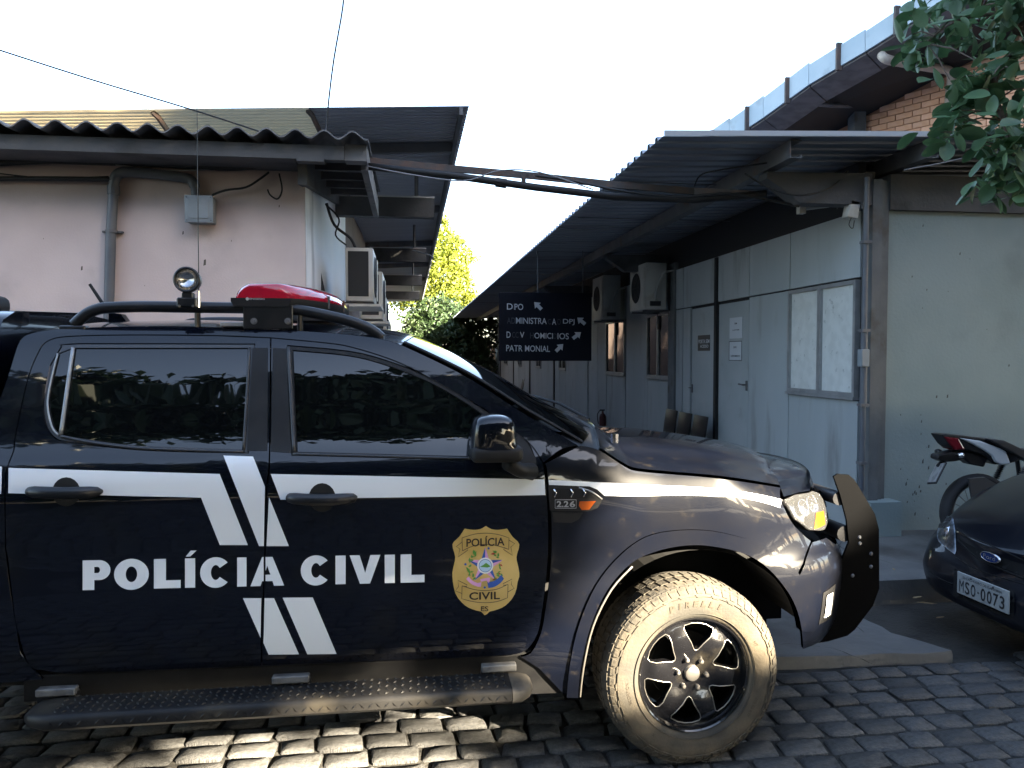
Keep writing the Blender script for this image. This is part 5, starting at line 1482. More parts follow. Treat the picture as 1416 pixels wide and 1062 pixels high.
# step bar with tread plate
st = bpy.data.objects.new('step_bar', None); COL.objects.link(st); st.parent = truck; st.location = (-.9,-1.0,.4)
YS0, YS1 = TY-HW-.125, TY-HW+.045
xl, xr = onY(20,992,YS0).x, onY(737,952,YS0+.06).x
zt_ = onY(500,961,YS0+.03).z
def stp(x, k=1.0, dz=0): 
    ym = (YS0+YS1)/2; hw_ = (YS1-YS0)/2
    pr = [(-1,-.045),(-1,-.02),(-.93,-.006),(-.8,0.0),(.8,.004),(1,-.006),(1,-.05),(.7,-.062),(-.75,-.062)]
    return [(x, ym + a*hw_*k + (1-k)*.05, zt_ + b*k + dz) for a, b in pr]
mb = MB(); ys = [stp(xl-.0,.5,-.02),stp(xl+.03,.8,-.006),stp(xl+.09,1)] + [stp(xl+.09+(xr-xl-.18)*k/10) for k in range(1,11)]
mb.grid(ys, close=True); mb.f.append(list(range(9)))
mb.build('step_board', mat('tread_plate', (0.009,0.0095,0.011), .5, spec=.25, c2=(0.02,0.019,0.018), scale=6, dirt=(0.05,0.043,0.032), dscale=4, dlim=(.52,.75)), st, smooth=True, angle=50)
mb = MB(); ys = [stp(xr-.088,1.015),stp(xr-.05,.97,-.002),stp(xr-.015,.75,-.008),stp(xr,.45,-.02)]; mb.grid(ys, close=True); mb.f.append(list(range(27,36))[::-1]); mb.f.append(list(range(9)))
mb.build('end_cap', mat('worn_cap', (0.07,0.062,0.05), .6, c2=(0.03,0.028,0.025), scale=9), st, smooth=True, angle=50)
mb = MB(); x = xl+.12; k = 0
while x < xr-.1:
    for j in range(5):
        y = YS0+.03+j*.03; s = 1 if (k+j) % 2 else -1
        a = s*R(45); dx, dy = .011*math.cos(a), .011*math.sin(a); wx_, wy_ = -.003*math.sin(a), .003*math.cos(a)
        z = zt_+.001+.004*(y-YS0)/.17
        mb.add([(x-dx,y-dy,z),(x+wx_,y+wy_,z-.001),(x+dx,y+dy,z),(x-wx_,y-wy_,z-.001),(x,y,z+.005)],[(0,1,4),(1,2,4),(2,3,4),(3,0,4)])
    s = 1 if k % 2 else -1
    a = s*R(50); z = zt_-.03
    mb.add([(x-.010,YS0-.0005,z-.010*s),(x-.003,YS0-.0005,z+.003),(x+.010,YS0-.0005,z+.010*s),(x+.003,YS0-.0005,z-.003),(x,YS0-.005,z)],[(0,1,4),(1,2,4),(2,3,4),(3,0,4)])
    x += .03; k += 1
stuff(mb.build('tread_pattern', MATS['tread_plate'], st))
for px in (77, 402, 690):
    x = onY(px,945,TY-HW+.02).x
    m_ = MB(); m_.box((x-.07,TY-HW+.03,zt_-.03),(x+.07,TY-HW+.2,zt_+.02)); m_.build('step_bracket', satin, st)
    m_ = MB(); m_.rbox((x-.07,TY-HW+.012,zt_+.012),(x+.07,TY-HW+.05,zt_+.04),.004,1); m_.build('bracket_pad', mat('scuffed_pad',(0.12,0.12,0.118),.6,c2=(0.06,0.06,0.06),scale=18), st)
# far side step
mb = MB(); mb.rbox((xl,TY+HW-.045,zt_-.06),(xr,TY+HW+.125,zt_),.02); mb.build('step_board', MATS['tread_plate'], truck)

# roof bars
YR = TY-HW+.29
bar = [onY(x, y, YR) for x, y in ((103,449),(108,444),(120,434),(134,428),(150,425.5),(200,424),(270,425),(340,426),(400,427.5),(440,434),(475,442),(500,450),(516,458),(528,468))]
for sg in (1, -1):
    b_ = [Vector((p.x, p.y if sg > 0 else 2*TY-p.y, p.z)) for p in bar]
    rb_ = MB().tube(catmull(b_,4), .023, 12).build('roof_bar', satin, truck, smooth=True)
    for px in (273, 415):
        p = onY(px, 426, YR); y = p.y if sg > 0 else 2*TY-p.y
        MB().tube([(p.x,y,p.z-.02),(p.x,y,p.z-.10)], .012, 8).build('bar_post', satin, rb_)
    for p in (b_[0], b_[-1]):
        m_ = MB(); m_.rbox((p.x-.05,p.y-.025,p.z-.03),(p.x+.05,p.y+.025,p.z-.004),.006); m_.build('bar_foot', satin, rb_)
# bracket plate + light bar
a_, b_ = onY(336,421,YR-.03), onY(405,455,YR-.03)
mb = MB(); mb.rbox((a_.x,YR-.032,b_.z),(b_.x,YR-.024,a_.z),.003,1); br = mb.build('light_bar_bracket', satin, truck)
for px in (351, 398):
    p = onY(px,444,YR-.033); MB().lathe([(0,-.006),(.008,-.006),(.009,0),(.014,0),(.014,.003)],'y',10,tuple(p)).build('bolt', steel, br)
mb = MB(); mb.rbox((a_.x-.09,YR-.03,b_.z+.008),(a_.x-.0,YR+.02,b_.z+.028),.004,1); mb.build('clamp_plate', mat('dull_alloy',(0.3,0.3,0.3),.5,metal=.6), br)
Y0, Y1 = YR-.035, 2*TY-YR+.035
lx0, lx1 = onY(319,420,Y0).x, onY(402,420,Y0).x
zb0, zb1, zb2 = onY(360,424,Y0).z, onY(360,412,Y0).z, onY(360,391,Y0).z
lbar = bpy.data.objects.new('light_bar', None); COL.objects.link(lbar); lbar.parent = truck; lbar.location = (lx0-.2, 0, zb0)
cxm = (lx0+lx1)/2; hwx = (lx1-lx0)/2
def bowx(y): return .17*(1-abs((y-TY)/(Y1-TY))**2.6)
def sec(y, k, pr, kz=1.0): return [(cxm + bowx(y) + a*hwx*k, y, zb0 + b*kz) for a, b in pr]
base_p = [(-.9,0),(.9,0),(1,.02),(1,zb1-zb0),(-1,zb1-zb0),(-1,.02)]
H_ = zb2-zb0; h1 = zb1-zb0+.001
lens_p = [(-1,h1),(-.985,h1+.012),(-.9,h1+.030),(-.72,H_-.012),(-.5,H_),(.5,H_),(.72,H_-.012),(.9,h1+.030),(.985,h1+.012),(1,h1)]
def section(name, y0, y1, pr, m, ends, sm=True):
    M = MB(); rws = []
    if ends < 0: rws += [sec(y0,.80,pr,.86), sec(y0+.012,.93,pr,.96)]
    ya, yb = y0+(.035 if ends < 0 else 0), y1-(.035 if ends > 0 else 0); nn_ = 6 if y1-y0 < .5 else 24
    rws += [sec(ya+(yb-ya)*i/nn_,1,pr) for i in range(nn_+1)]
    if ends > 0: rws += [sec(y1-.012,.93,pr,.96), sec(y1,.80,pr,.86)]
    M.grid(rws, close=True); q = len(pr); M.f.append(list(range(q))); M.f.append([len(M.v)-q+i for i in range(q)][::-1])
    return M.build(name, m, lbar, smooth=sm, angle=45)
section('base', Y0, Y1, base_p, plastic, 0)
L_ = Y1-Y0; n = 5
for k in range(n):
    section('lens', Y0+L_*k/n+.002, Y0+L_*(k+1)/n-.002, lens_p, redlens, -1 if k == 0 else (1 if k == n-1 else 0))
for k in range(1, n):
    bx_ = bowx(Y0+L_*k/n); MB().box((lx1+bx_-.004,Y0+L_*k/n-.008,zb0+.01),(lx1+bx_+.004,Y0+L_*k/n+.008,zb1+.03)).build('lens_clip', steel, lbar)
mb = MB(); p0, p1 = onY(345,414.5,Y0-.001), onY(366,414.5,Y0-.001); flat_text(mb, 'ENGESIG', p0, (p1.x-p0.x,0,0), (0,0,.007), .01); mb.build('maker_lettering', flat('grey_print',(0.45,0.45,0.46)), lbar)
c_ = onY(342,413.3,Y0-.001); MB().lathe([(0,-.001),(.006,-.001),(.0065,.0)],'y',12,tuple(c_)).build('maker_dot', MATS['grey_print'], lbar)
# work lamp
c = onY(259,387,YR-.03)
wl = bpy.data.objects.new('work_lamp', None); COL.objects.link(wl); wl.parent = truck; wl.location = c - truck.location
MB().lathe([(.028,.06),(.045,.045),(.052,.0),(.052,-.012),(.047,-.016),(.042,-.012),(.042,-.004)],'y',28,tuple(c)).build('housing', satin, wl, smooth=True, angle=40)
MB().lathe([(0,.012),(.02,.006),(.036,-.002),(.042,-.007)],'y',24,tuple(c)).build('reflector', reflector, wl, smooth=True)
MB().lathe([(0,-.016),(.02,-.0145),(.042,-.010)],'y',24,tuple(c)).build('lens', lens, wl, smooth=True)
m_ = MB(); m_.rbox((c.x-.022,c.y-.01,c.z-.075),(c.x+.022,c.y+.03,c.z-.05),.004,1); m_.rbox((c.x-.038,c.y-.02,c.z-.112),(c.x+.038,c.y+.05,c.z-.072),.005,1); m_.build('mount', satin, wl)
for dx in (-.026,.026): MB().tube([(c.x+dx,c.y-.021,c.z-.106),(c.x+dx,c.y-.025,c.z-.106)],.005,8).build('bolt', rimedge, wl)
# antennas
b_ = onY(275,425,YR-.02); t0 = onY(275,402,YR-.02); t1 = onY(272.5,145,YR-.02)
MB().tube([b_,t0],[.006,.004],6).build('whip_antenna_base', chrome, truck); MB().tube([t0,t1],[.0022,.0012],5).build('whip_antenna', satin, truck)
a_, b_ = onY(150,432,TY-.15), onY(124,393,TY-.15)
m_ = MB(); m_.tube([a_,b_],[.009,.007],8); m_.build('short_antenna', plastic, truck)
p0, p1, p2_, p3 = onY(150,449,TY-.15), onY(150,432,TY-.15), onY(167,434,TY-.15), onY(190,449,TY-.15)
m_ = MB(); lo = Vector((0,0,-.06)); m_.prism([p0+lo,p1,p2_,p3+lo], (0,.06,0)); m_.build('antenna_fin', paint, truck)

# bull bar
YB = TY-.70
bbp = [(1153,659),(1158,655.5),(1174,656.5),(1182,664),(1196,687),(1210,711),(1215.5,732),(1216,814),(1207,838),(1182,871),(1172,879),(1145,887),(1118,891),(1120,850),(1152,800),(1166,770),(1174,750),(1171,719),(1162,684)]
bb = bpy.data.objects.new('bull_bar', None); COL.objects.link(bb); bb.parent = truck; bb.location = (1.8,-.6,.6)
for y in (YB, 2*TY-YB-.012):
    m_ = MB(); P_ = [onY(px_, py_, YB) for px_, py_ in bbp]
    m_.prism([(p.x,y,p.z) for p in P_], (0,.012,0)); pl_ = m_.build('side_plate', mat('bar_black',(0.0013,0.0014,0.0018),.5,spec=.04), bb)
    for px_, py_ in ((1188.5,743),(1189,751.5),(1204.5,765.5),(1204.5,783.5),(1179,796)):
        p = onY(px_,py_,YB); s = 1 if y == YB else 0
        if s: MB().lathe([(0,-.006),(.005,-.006),(.008,-.002),(.009,0)],'y',10,(p.x,y,p.z)).build('bolt', steel, pl_)
for px_, py_, r_ in ((1163,690,.032),(1170,739,.036),(1190,800,.03)):
    p = onY(px_,py_,YB); MB().tube([(p.x,YB+.012,p.z),(p.x,2*TY-YB-.012,p.z)], r_, 12).build('cross_tube', satin, bb, smooth=True, angle=60)
# ------------------------------------------------------------------ parked hatchback facing the pickup
CXN, CYN = 3.24, 3.97
car = thing('parked_hatchback', 'dark navy hatchback parked nose to nose with the pickup, plate MSO 0073', 'car', (CXN, CYN, 0), math.pi)
# local frame: nose at x=0, body runs to -x (world +X); local -y is the far side seen in the photo
def sect(x, hw, zb, zs, zt, hwt, yb=.92, rise=.04, dx=0.0):
    """half section: under, bumper, side, shoulder, top"""
    x2 = x - dx
    return [(x,0,zb),(x,hw*.6,zb),(x,hw*yb,zb+.02),(x,hw*.985,zb+.14),(x,hw,(zb+zs)/2),(x-dx*.4,hw*.985,zs-.04),(x2,hw*.95,zs+.02),(x2,(hw*.9+hwt)/2,(zs+zt)/2+.02),(x2,hwt,zt-.012),(x2+dx*.5,hwt*.55,zt+rise*.7),(x2+dx*.7,0,zt+rise)]
sts = [sect(0.0,.28,.20,.44,.56,.20,.92,.0,.09),sect(-.02,.45,.175,.46,.585,.36,.92,.0,.09),sect(-.06,.58,.16,.48,.615,.47,.92,.010,.10),sect(-.13,.68,.15,.52,.655,.55,.92,.025,.11),sect(-.25,.745,.15,.58,.705,.61,.92,.04,.10),sect(-.42,.78,.155,.65,.765,.65,.92,.045,.07),sect(-.60,.80,.16,.72,.82,.67,.92,.045,.03),
       sect(-.85,.815,.17,.80,.89,.70,.92,.045),sect(-1.08,.82,.18,.85,.94,.70,.92,.04),sect(-1.30,.82,.18,.88,1.14,.62,.92,.03),sect(-1.75,.82,.18,.90,1.385,.54,.92,.03),sect(-2.4,.82,.18,.91,1.41,.54,.92,.03),sect(-3.1,.81,.18,.92,1.36,.52,.92,.03),sect(-3.5,.78,.22,.92,1.05,.58,.92,.02),sect(-3.66,.66,.30,.80,.88,.5,.92,.0)]
full = [[(x,-y,z) for x,y,z in s] + [(x,y,z) for x,y,z in s[::-1][1:-1]] for s in sts]
mb = MB(); mb.grid(full, close=True); q = len(full[0]); mb.f.append(list(range(q))); mb.f.append([len(mb.v)-q+i for i in range(q)][::-1])
body = mb.build('body', paint2, car, smooth=True, local=True)
md = body.modifiers.new('s','SUBSURF'); md.levels = md.render_levels = 3
bpy.context.view_layer.update()
dg = bpy.context.evaluated_depsgraph_get()
ev = body.evaluated_get(dg); em = ev.to_mesh()
Mw = Matrix.Translation((CXN,CYN,0)) @ Matrix.Rotation(math.pi,4,'Z')
bvh = BVHTree.FromPolygons([Mw @ v.co for v in em.vertices], [list(p.vertices) for p in em.polygons])
ev.to_mesh_clear()
Mi = Mw.inverted()
def hit(px, py, off=.003):
    r = ray(px, py); h = bvh.ray_cast(CAMP, r)
    if h[0] is None: return None
    n = h[1] if h[1].dot(r) < 0 else -h[1]
    return h[0] + n*off
def onbody(name, poly, m, off=.003, step=9, par=None, bst=4):
    """pixel polygon wrapped on the hatchback's skin, kept as real geometry there"""
    vs, fs = fill(dens(poly, bst), step)
    hp = [hit(x, y, off) for x, y in vs]
    good = [f for f in fs if all(hp[i] is not None for i in f)]
    comp = []                                          # keep the largest connected patch
    left = set(range(len(good)))
    while left:
        st_ = [left.pop()]; cur = []
        while st_:
            i_ = st_.pop(); cur.append(i_); s1 = set(good[i_])
            nb = [q_ for q_ in left if len(s1 & set(good[q_])) > 1]
            for q_ in nb: left.remove(q_)
            st_ += nb
        comp = max(comp, cur, key=len)
    good = [good[i_] for i_ in comp]
    used = sorted({i_ for f in good for i_ in f}); ix = {v_: k_ for k_, v_ in enumerate(used)}
    M = MB(); M.v = [tuple(Mi @ hp[i_]) for i_ in used]; M.f = [[ix[i_] for i_ in f] for f in good]
    return M.build(name, m, par or car, local=True, smooth=True)
hlp = smooth_px([(1313,704),(1304,713),(1298,731),(1297,745),(1304,754),(1321,767)],3) + [(1323,762),(1322,735)] + smooth_px([(1322,735),(1318,715),(1312,703)],3)[1:-1]
h1_ = onbody('headlight', hlp, mat('lamp_silver',(0.62,0.70,0.80),.25,metal=.25,c2=(0.20,0.24,0.29),scale=16,coat=.8), .004)
onbody('headlight_lens', shrink(hlp, 1.5), lens, .012, par=h1_)
cl = hit(1310,740,.006)
if cl is not None:
    Mx = Matrix.Translation(Mi @ cl) @ Matrix.Rotation(R(-20),4,'Z') @ Matrix.Rotation(R(-90),4,'Z')
    MB().lathe([(0,.0),(.03,.004),(.055,.02),(.062,.03)],'y',20).xf(Matrix.Translation(Mi @ cl) @ Matrix.Rotation(R(90),4,'Z')).build('lamp_bowl', chrome, h1_, local=True, smooth=True)
# mirrored near-side headlight, out of frame
M = MB(); M.v = [(x,-y,z) for x,y,z in [tuple(v.co) for v in h1_.data.vertices]]; M.f = [list(p.vertices) for p in h1_.data.polygons]; M.build('headlight', reflector, car, local=True, smooth=True)
# grille slot, bonnet line, bumper lines
def onb_line(name, pts, r, m, off=.001, par=None):
    P_ = [hit(x, y, off) for x, y in dens2(pts, 6)]; P_ = [Mi @ p for p in P_ if p is not None]
    if len(P_) > 1: MB().tube(P_, r, 5).build(name, m, par or car, local=True, smooth=True)
onb_line('bonnet_line', smooth_px([(1323,731),(1336,740),(1360,750),(1390,763),(1416,775)]), .004, void)
onb_line('grille_lip', smooth_px([(1325,747),(1350,770),(1380,785),(1416,800)]), .007, void)
onbody('grille', [(1324,744),(1350,758),(1390,772),(1416,781),(1416,797),(1380,783),(1348,768)], void, .002)
onb_line('bumper_line', smooth_px([(1284,788),(1300,800),(1318,808)]), .004, void)
onbody('bumper_recess', [(1319,786),(1403,817),(1402,858),(1318,824)], void, .0015)
onb_line('bumper_lip', smooth_px([(1322,771),(1340,782),(1370,794),(1416,808)]), .003, void)
# emblem
cm = hit(1371,770.5,.006)
if cm is not None:
    cml = Mi @ cm
    E_ = bpy.data.objects.new('emblem', None); COL.objects.link(E_); E_.parent = car; E_.location = cml
    m_ = MB(); m_.lathe([(0,.006),(.9,.006),(.92,.009),(1.0,.007),(1.03,0)],'x',32); m_.v = [(x, y*.075, z*.028) for x,y,z in m_.v]; m_.build('rim', chrome, E_, local=True, smooth=True)
    m_ = MB(); m_.lathe([(0,.0085),(.86,.0085)],'x',32); m_.v = [(x, y*.075, z*.028) for x,y,z in m_.v]; m_.build('field', flat('badge_blue',(0.01,0.03,0.12),.25), E_, local=True)
    m_ = MB(); flat_text(m_, 'Ford', (.0095,-.045,-.012),(0,.09,0),(0,0,.024),.0); m_.build('lettering', chrome, E_, local=True)
# number plate
corner = [onX(1322.7,819.6,CXN-.012), onX(1395.4,850,CXN-.012), onX(1397,817.4,CXN-.012), onX(1323.4,789.3,CXN-.012)]
yc_ = sum(p.y for p in corner)/4; zc_ = sum(p.z for p in corner)/4
npl = bpy.data.objects.new('number_plate', None); COL.objects.link(npl); npl.parent = car
npl.location = Mi @ Vector((CXN-.014, yc_, zc_))
pw, ph = .2, .065
m_ = MB(); m_.rbox((-.008,-pw,-ph),(.0,pw,ph),.003,1); m_.build('plate', mat('plate_grey',(0.42,0.44,0.42),.45,c2=(0.36,0.375,0.36),scale=12), npl, local=True)
m_ = MB(); m_.box((-.03,-pw*.8,-ph*.8),(-.0085,pw*.8,ph*.8)); m_.build('plate_mount', void, npl, local=True)
pi_ = flat('plate_ink',(0.02,0.021,0.023),.5)
# local +y is world -Y (towards the camera): the plate reads from its far end
x = -.182
for ch in 'MSO-0073':
    w_ = .046 if ch != '-' else .03
    vs, fs, _ = text2d('O' if ch == 'Q' else ch, .0 if ch == 'M' else .015)
    m_ = MB()
    if ch == '-': m_.box((.001,x+.010,-.019),(.0018,x+.019,-.010))
    else:
        m_.add([(.0015, x+.004+a*(w_-.010), -.05+b*.072) for a, b in vs], fs)
        if ch == 'Q': m_.add([(.0015,x+.026,-.036),(.0015,x+.040,-.052),(.0015,x+.044,-.046),(.0015,x+.031,-.031)],[(0,1,2,3)])
    m_.build('plate_character', pi_, npl, local=True); x += w_ + .001
m_ = MB(); flat_text(m_, 'ES-CACHOEIRO DE ITAPEMIRIM', (.0015,-.15,.034),(0,.30,0),(0,0,.014),.0); m_.build('plate_lettering', pi_, npl, local=True)
for y in (-.085,.085): MB().lathe([(0,.004),(.006,.003),(.007,0)],'x',8,(.001,y,.052)).build('plate_bolt', steel, npl, local=True)
for p, yy_ in (((-.62),-.74),((-.62),.74),((-3.05),-.74),((-3.05),.74)):
    t = bpy.data.objects.new('wheel', None); COL.objects.link(t); t.parent = car; t.location = (p, yy_*.98, .285+GZ); t.rotation_euler = (0,0,0 if yy_ < 0 else math.pi)
    MB().lathe([(.17,-.085),(.2,-.1),(.26,-.095),(.283,-.07),(.285,0),(.283,.07),(.26,.095),(.17,.085)],'y',36).build('tyre', treadm, t, local=True, smooth=True, angle=60)
    MB().lathe([(0,-.075),(.06,-.08),(.13,-.07),(.165,-.085),(.172,-.08),(.17,.05)],'y',24).build('rim', alu, t, local=True, smooth=True, angle=40)
mb = MB()
for sg in (-1,1):
    mb.add([(-1.12,sg*.70,.96),(-1.36,sg*.615,1.16),(-1.75,sg*.565,1.36),(-2.9,sg*.56,1.34),(-3.35,sg*.66,1.0),(-3.3,sg*.775,.95),(-1.15,sg*.775,.93)],[(0,1,2,3,4,5,6)])
mb.xf(Matrix.Diagonal((1,1.012,1,1))).build('side_window', glass, car, local=True)

# ------------------------------------------------------------------ motorcycle against the wall
MY, MX = 5.62, 4.55
mo = thing('parked_motorcycle', 'black and white motorcycle parked along the grey wall behind the hatchback', 'motorcycle', (MX, MY, .10))
moto_b = mat('moto_black', (0.012,0.012,0.014), .35); moto_w = flat('moto_white', (0.55,0.58,0.6), .35); moto_g = mat('moto_metal',(0.12,0.12,0.125),.45,metal=.6)
MP = lambda px, py, dy=0.0: onY(px, py, MY+dy) 
def mwheel(xc):
    t = bpy.data.objects.new('wheel', None); COL.objects.link(t); t.parent = mo; t.location = Vector((xc,MY,.41))-mo.location
    MB().lathe([(.245,-.04),(.27,-.056),(.298,-.045),(.31,0),(.298,.045),(.27,.056),(.245,.04)],'y',40).build('tyre', mat('moto_tyre',(0.022,0.022,0.024),.85), t, local=True, smooth=True)
    MB().lathe([(.245,-.03),(.232,-.035),(.228,0),(.232,.035),(.245,.03)],'y',40).build('rim', moto_g, t, local=True, smooth=True)
    m_ = MB()
    for k in range(18):
        a = k*math.pi/9; m_.tube([(.04*math.cos(a+.4),(-1)**k*.03,.04*math.sin(a+.4)),(.232*math.cos(a),0,.232*math.sin(a))],.003,4)
    m_.build('spokes', moto_g, t, local=True); MB().lathe([(0,-.06),(.05,-.06),(.055,-.04),(.045,.04),(.05,.06),(0,.06)],'y',18).build('hub', moto_g, t, local=True)
mwheel(MX); mwheel(MX+1.30)
def slabm(name, pxs, y0, y1, m, par=mo, bev=.012):
    P_ = [MP(*q) for q in pxs]; m_ = MB(); m_.prism([(p.x,y0,p.z) for p in P_], (0,y1-y0,0)); o = m_.build(name, m, par)
    b_ = o.modifiers.new('b','BEVEL'); b_.width = bev; b_.segments = 2; b_.limit_method = 'ANGLE'; return o
slabm('tail_fairing', [(1294,600),(1300,599),(1325,601),(1360,606),(1382,615),(1400,632),(1399,636),(1385,640),(1366,641),(1352,628),(1330,622),(1314,622),(1304,614)], MY-.075, MY+.075, moto_b)
slabm('tail_lamp', [(1296,602),(1316,604),(1325,620),(1313,621.5),(1304,613)], MY-.082, MY+.082, flat('dark_red_lens',(0.16,0.012,0.02),.15))
slabm('side_panel', [(1317,604),(1345,608),(1372,618),(1380,622),(1387,640),(1374,641),(1365,637),(1361,629),(1350,621),(1335,613)], MY-.088, MY+.088, moto_w)
slabm('seat', [(1352,605),(1375,607),(1386,612),(1400,619),(1416,621),(1470,624),(1500,612),(1500,640),(1430,640),(1400,632)], MY-.11, MY+.11, mat('seat_vinyl',(0.03,0.03,0.033),.6))
slabm('mudguard', [(1318,622),(1345,624),(1360,634),(1355,645),(1336,641),(1328,634),(1316,637),(1300,638),(1291,634),(1292,628)], MY-.05, MY+.05, moto_b)
for sg, dx in ((-1,0),(1,-4)):
    c = MP(1315+dx,627); m_ = MB(); m_.lathe([(0,-.03),(.02,-.022),(.024,0),(.018,.03),(0,.04)],'y',12,(c.x,MY+sg*.11,c.z)); m_.tube([(c.x,MY,c.z),(c.x,MY+sg*.10,c.z)],.006,6); m_.build('turn_signal', chrome if sg < 0 else moto_b, mo, smooth=True)
pc = MP(1294,654); ti = Matrix.Rotation(R(-32),4,'Y')
m_ = MB(); m_.rbox((-.004,-.10,-.085),(.004,.10,.085),.003,1, Matrix.Translation(pc)@Matrix.Rotation(R(28),4,'Y')@Matrix.Rotation(R(-22),4,'Z')); m_.build('number_plate', mat('moto_plate',(0.33,0.34,0.34),.5,c2=(0.2,0.2,0.2),scale=18), mo)
m_ = MB(); m_.rbox((.006,-.11,-.095),(.014,.11,.095),.003,1, Matrix.Translation(pc)@Matrix.Rotation(R(28),4,'Y')@Matrix.Rotation(R(-22),4,'Z')); m_.tube([pc+Vector((.02,0,.05)),MP(1312,630)],.02,6); m_.build('plate_holder', moto_b, mo)
for sg in (-1,1):
    a, b = MP(1405,637), MP(1389,672); y = MY+sg*.12
    m_ = MB(); d = (b-a)
    for k in range(9):
        p = a+d*(.22+.07*k); m_.lathe([(.022,-.004),(.030,0),(.022,.004)],'z',12,(p.x,y,p.z))
    m_.build('shock_spring', moto_g if sg < 0 else moto_b, mo); MB().tube([(a.x,y,a.z),(b.x,y,b.z)],.014,8).build('shock_absorber', moto_b, mo); MB().lathe([(0,-.012),(.028,-.012),(.028,.012),(0,.012)],'y',12,(a.x,y-.0,a.z)).build('shock_mount', chrome if sg < 0 else moto_g, mo)
    m_ = MB(); m_.tube([(MX,y*.0+MY+sg*.09,.41),(MX+.48,MY+sg*.09,.46)],.022,8); m_.build('swing_arm', moto_g, mo)
m_ = MB(); m_.prism([MP(1340,662,-.1),MP(1362,660,-.1),MP(1384,673,-.1),MP(1375,690,-.1),MP(1345,690,-.1)],(0,.02,0)); m_.build('chain_guard', moto_g, mo)
m_ = MB(); m_.rbox((MX+.45,MY-.14,.32),(MX+.85,MY+.14,.66),.05,3); m_.build('engine', moto_g, mo, smooth=True, angle=50)
m_ = MB(); m_.rbox((MX+.55,MY-.14,.86),(MX+1.05,MY+.14,1.08),.08,4); m_.build('fuel_tank', moto_b, mo, smooth=True, angle=50)
m_ = MB(); m_.tube([(MX+.42,MY,.46),(MX+.35,MY,.84),(MX+1.08,MY,.98),(MX+.75,MY,.3),(MX+.42,MY,.46)],.022,8); m_.build('frame', moto_b, mo)
m_ = MB()
for sg in (-1,1): m_.tube([(MX+1.30,MY+sg*.09,.41),(MX+1.06,MY+sg*.09,1.08)],.024,8)
m_.build('fork', moto_g, mo); m_ = MB(); m_.tube(catmull([(MX+.92,MY-.36,1.16),(MX+1.02,MY-.2,1.16),(MX+1.06,MY,1.1),(MX+1.02,MY+.2,1.16),(MX+.92,MY+.36,1.16)]),.014,8); m_.build('handlebar', moto_b, mo)

# ------------------------------------------------------------------ vegetation
def leafm(name, c1, c2, tr=.25):
    m = mat(name, c1, .5, c2=c2, scale=.9, contrast=(.3,.7))
    b = m.node_tree.nodes['Principled BSDF']; nt = m.node_tree
    t = nt.nodes.new('ShaderNodeBsdfTranslucent'); mx = nt.nodes.new('ShaderNodeMixShader'); mx.inputs[0].default_value = tr
    out = nt.nodes['Material Output']; col = b.inputs['Base Color'].links[0].from_socket
    gm = nt.nodes.new('ShaderNodeHueSaturation'); gm.inputs['Value'].default_value = 1.3; gm.inputs['Saturation'].default_value = 1.1
    nt.links.new(col, gm.inputs['Color']); nt.links.new(gm.outputs[0], t.inputs['Color'])
    nt.links.new(b.outputs[0], mx.inputs[1]); nt.links.new(t.outputs[0], mx.inputs[2]); nt.links.new(mx.outputs[0], out.inputs['Surface'])
    return m
bark = mat('bark', (0.085,0.065,0.05), .95, c2=(0.13,0.1,0.08), scale=6, bump=.8, bscale=14, stretch=(3,3,.6))
lf_near = vary(leafm('glossy_leaf', (0.055,0.115,0.055), (0.09,0.165,0.075), .18), .3)
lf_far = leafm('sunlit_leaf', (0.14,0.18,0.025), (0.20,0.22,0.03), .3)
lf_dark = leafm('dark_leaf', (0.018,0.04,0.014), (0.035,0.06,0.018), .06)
def leaf_quads(M, p, s, rg, fold=.25):
    n = Vector((rg.gauss(0,1),rg.gauss(0,1),rg.gauss(0,1)+.6)).normalized(); u = n.orthogonal().normalized(); u = (Matrix.Rotation(rg.uniform(0,6.28),3,n) @ u); w = n.cross(u)
    p = Vector(p)
    M.add([p-u*s, p-u*.2*s+w*s*.42+n*fold*s*.4, p+u*s, p-u*.2*s-w*s*.42+n*fold*s*.4],[(0,1,2),(0,2,3)])
def crown(name, blobs, n, s, m, parent, seed, light=False, shell=.55):
    """leaves gathered in clumps spread through lumpy volumes"""
    rg = random.Random(seed); M = MB(); tot = sum(b[3]**2 for b in blobs)
    for (bx,by,bz,br) in blobs:
        k = int(n*br*br/tot); nc = max(6, k//26)
        for c in range(nc):
            d = Vector((rg.gauss(0,1),rg.gauss(0,1),rg.gauss(0,1))).normalized()*br*(shell+(1-shell)*rg.random())*rg.uniform(.8,1.1)
            cc = Vector((bx,by,bz))+d; cr = br*rg.uniform(.16,.30)
            for i in range(26):
                p = cc + Vector((rg.gauss(0,1),rg.gauss(0,1),rg.gauss(0,.8)))*cr*.6
                if light and in_light(p, .06 + s*.8): continue
                leaf_quads(M, p, s*rg.uniform(.7,1.25), rg)
    return M.build(name, m, parent, fixn=False)
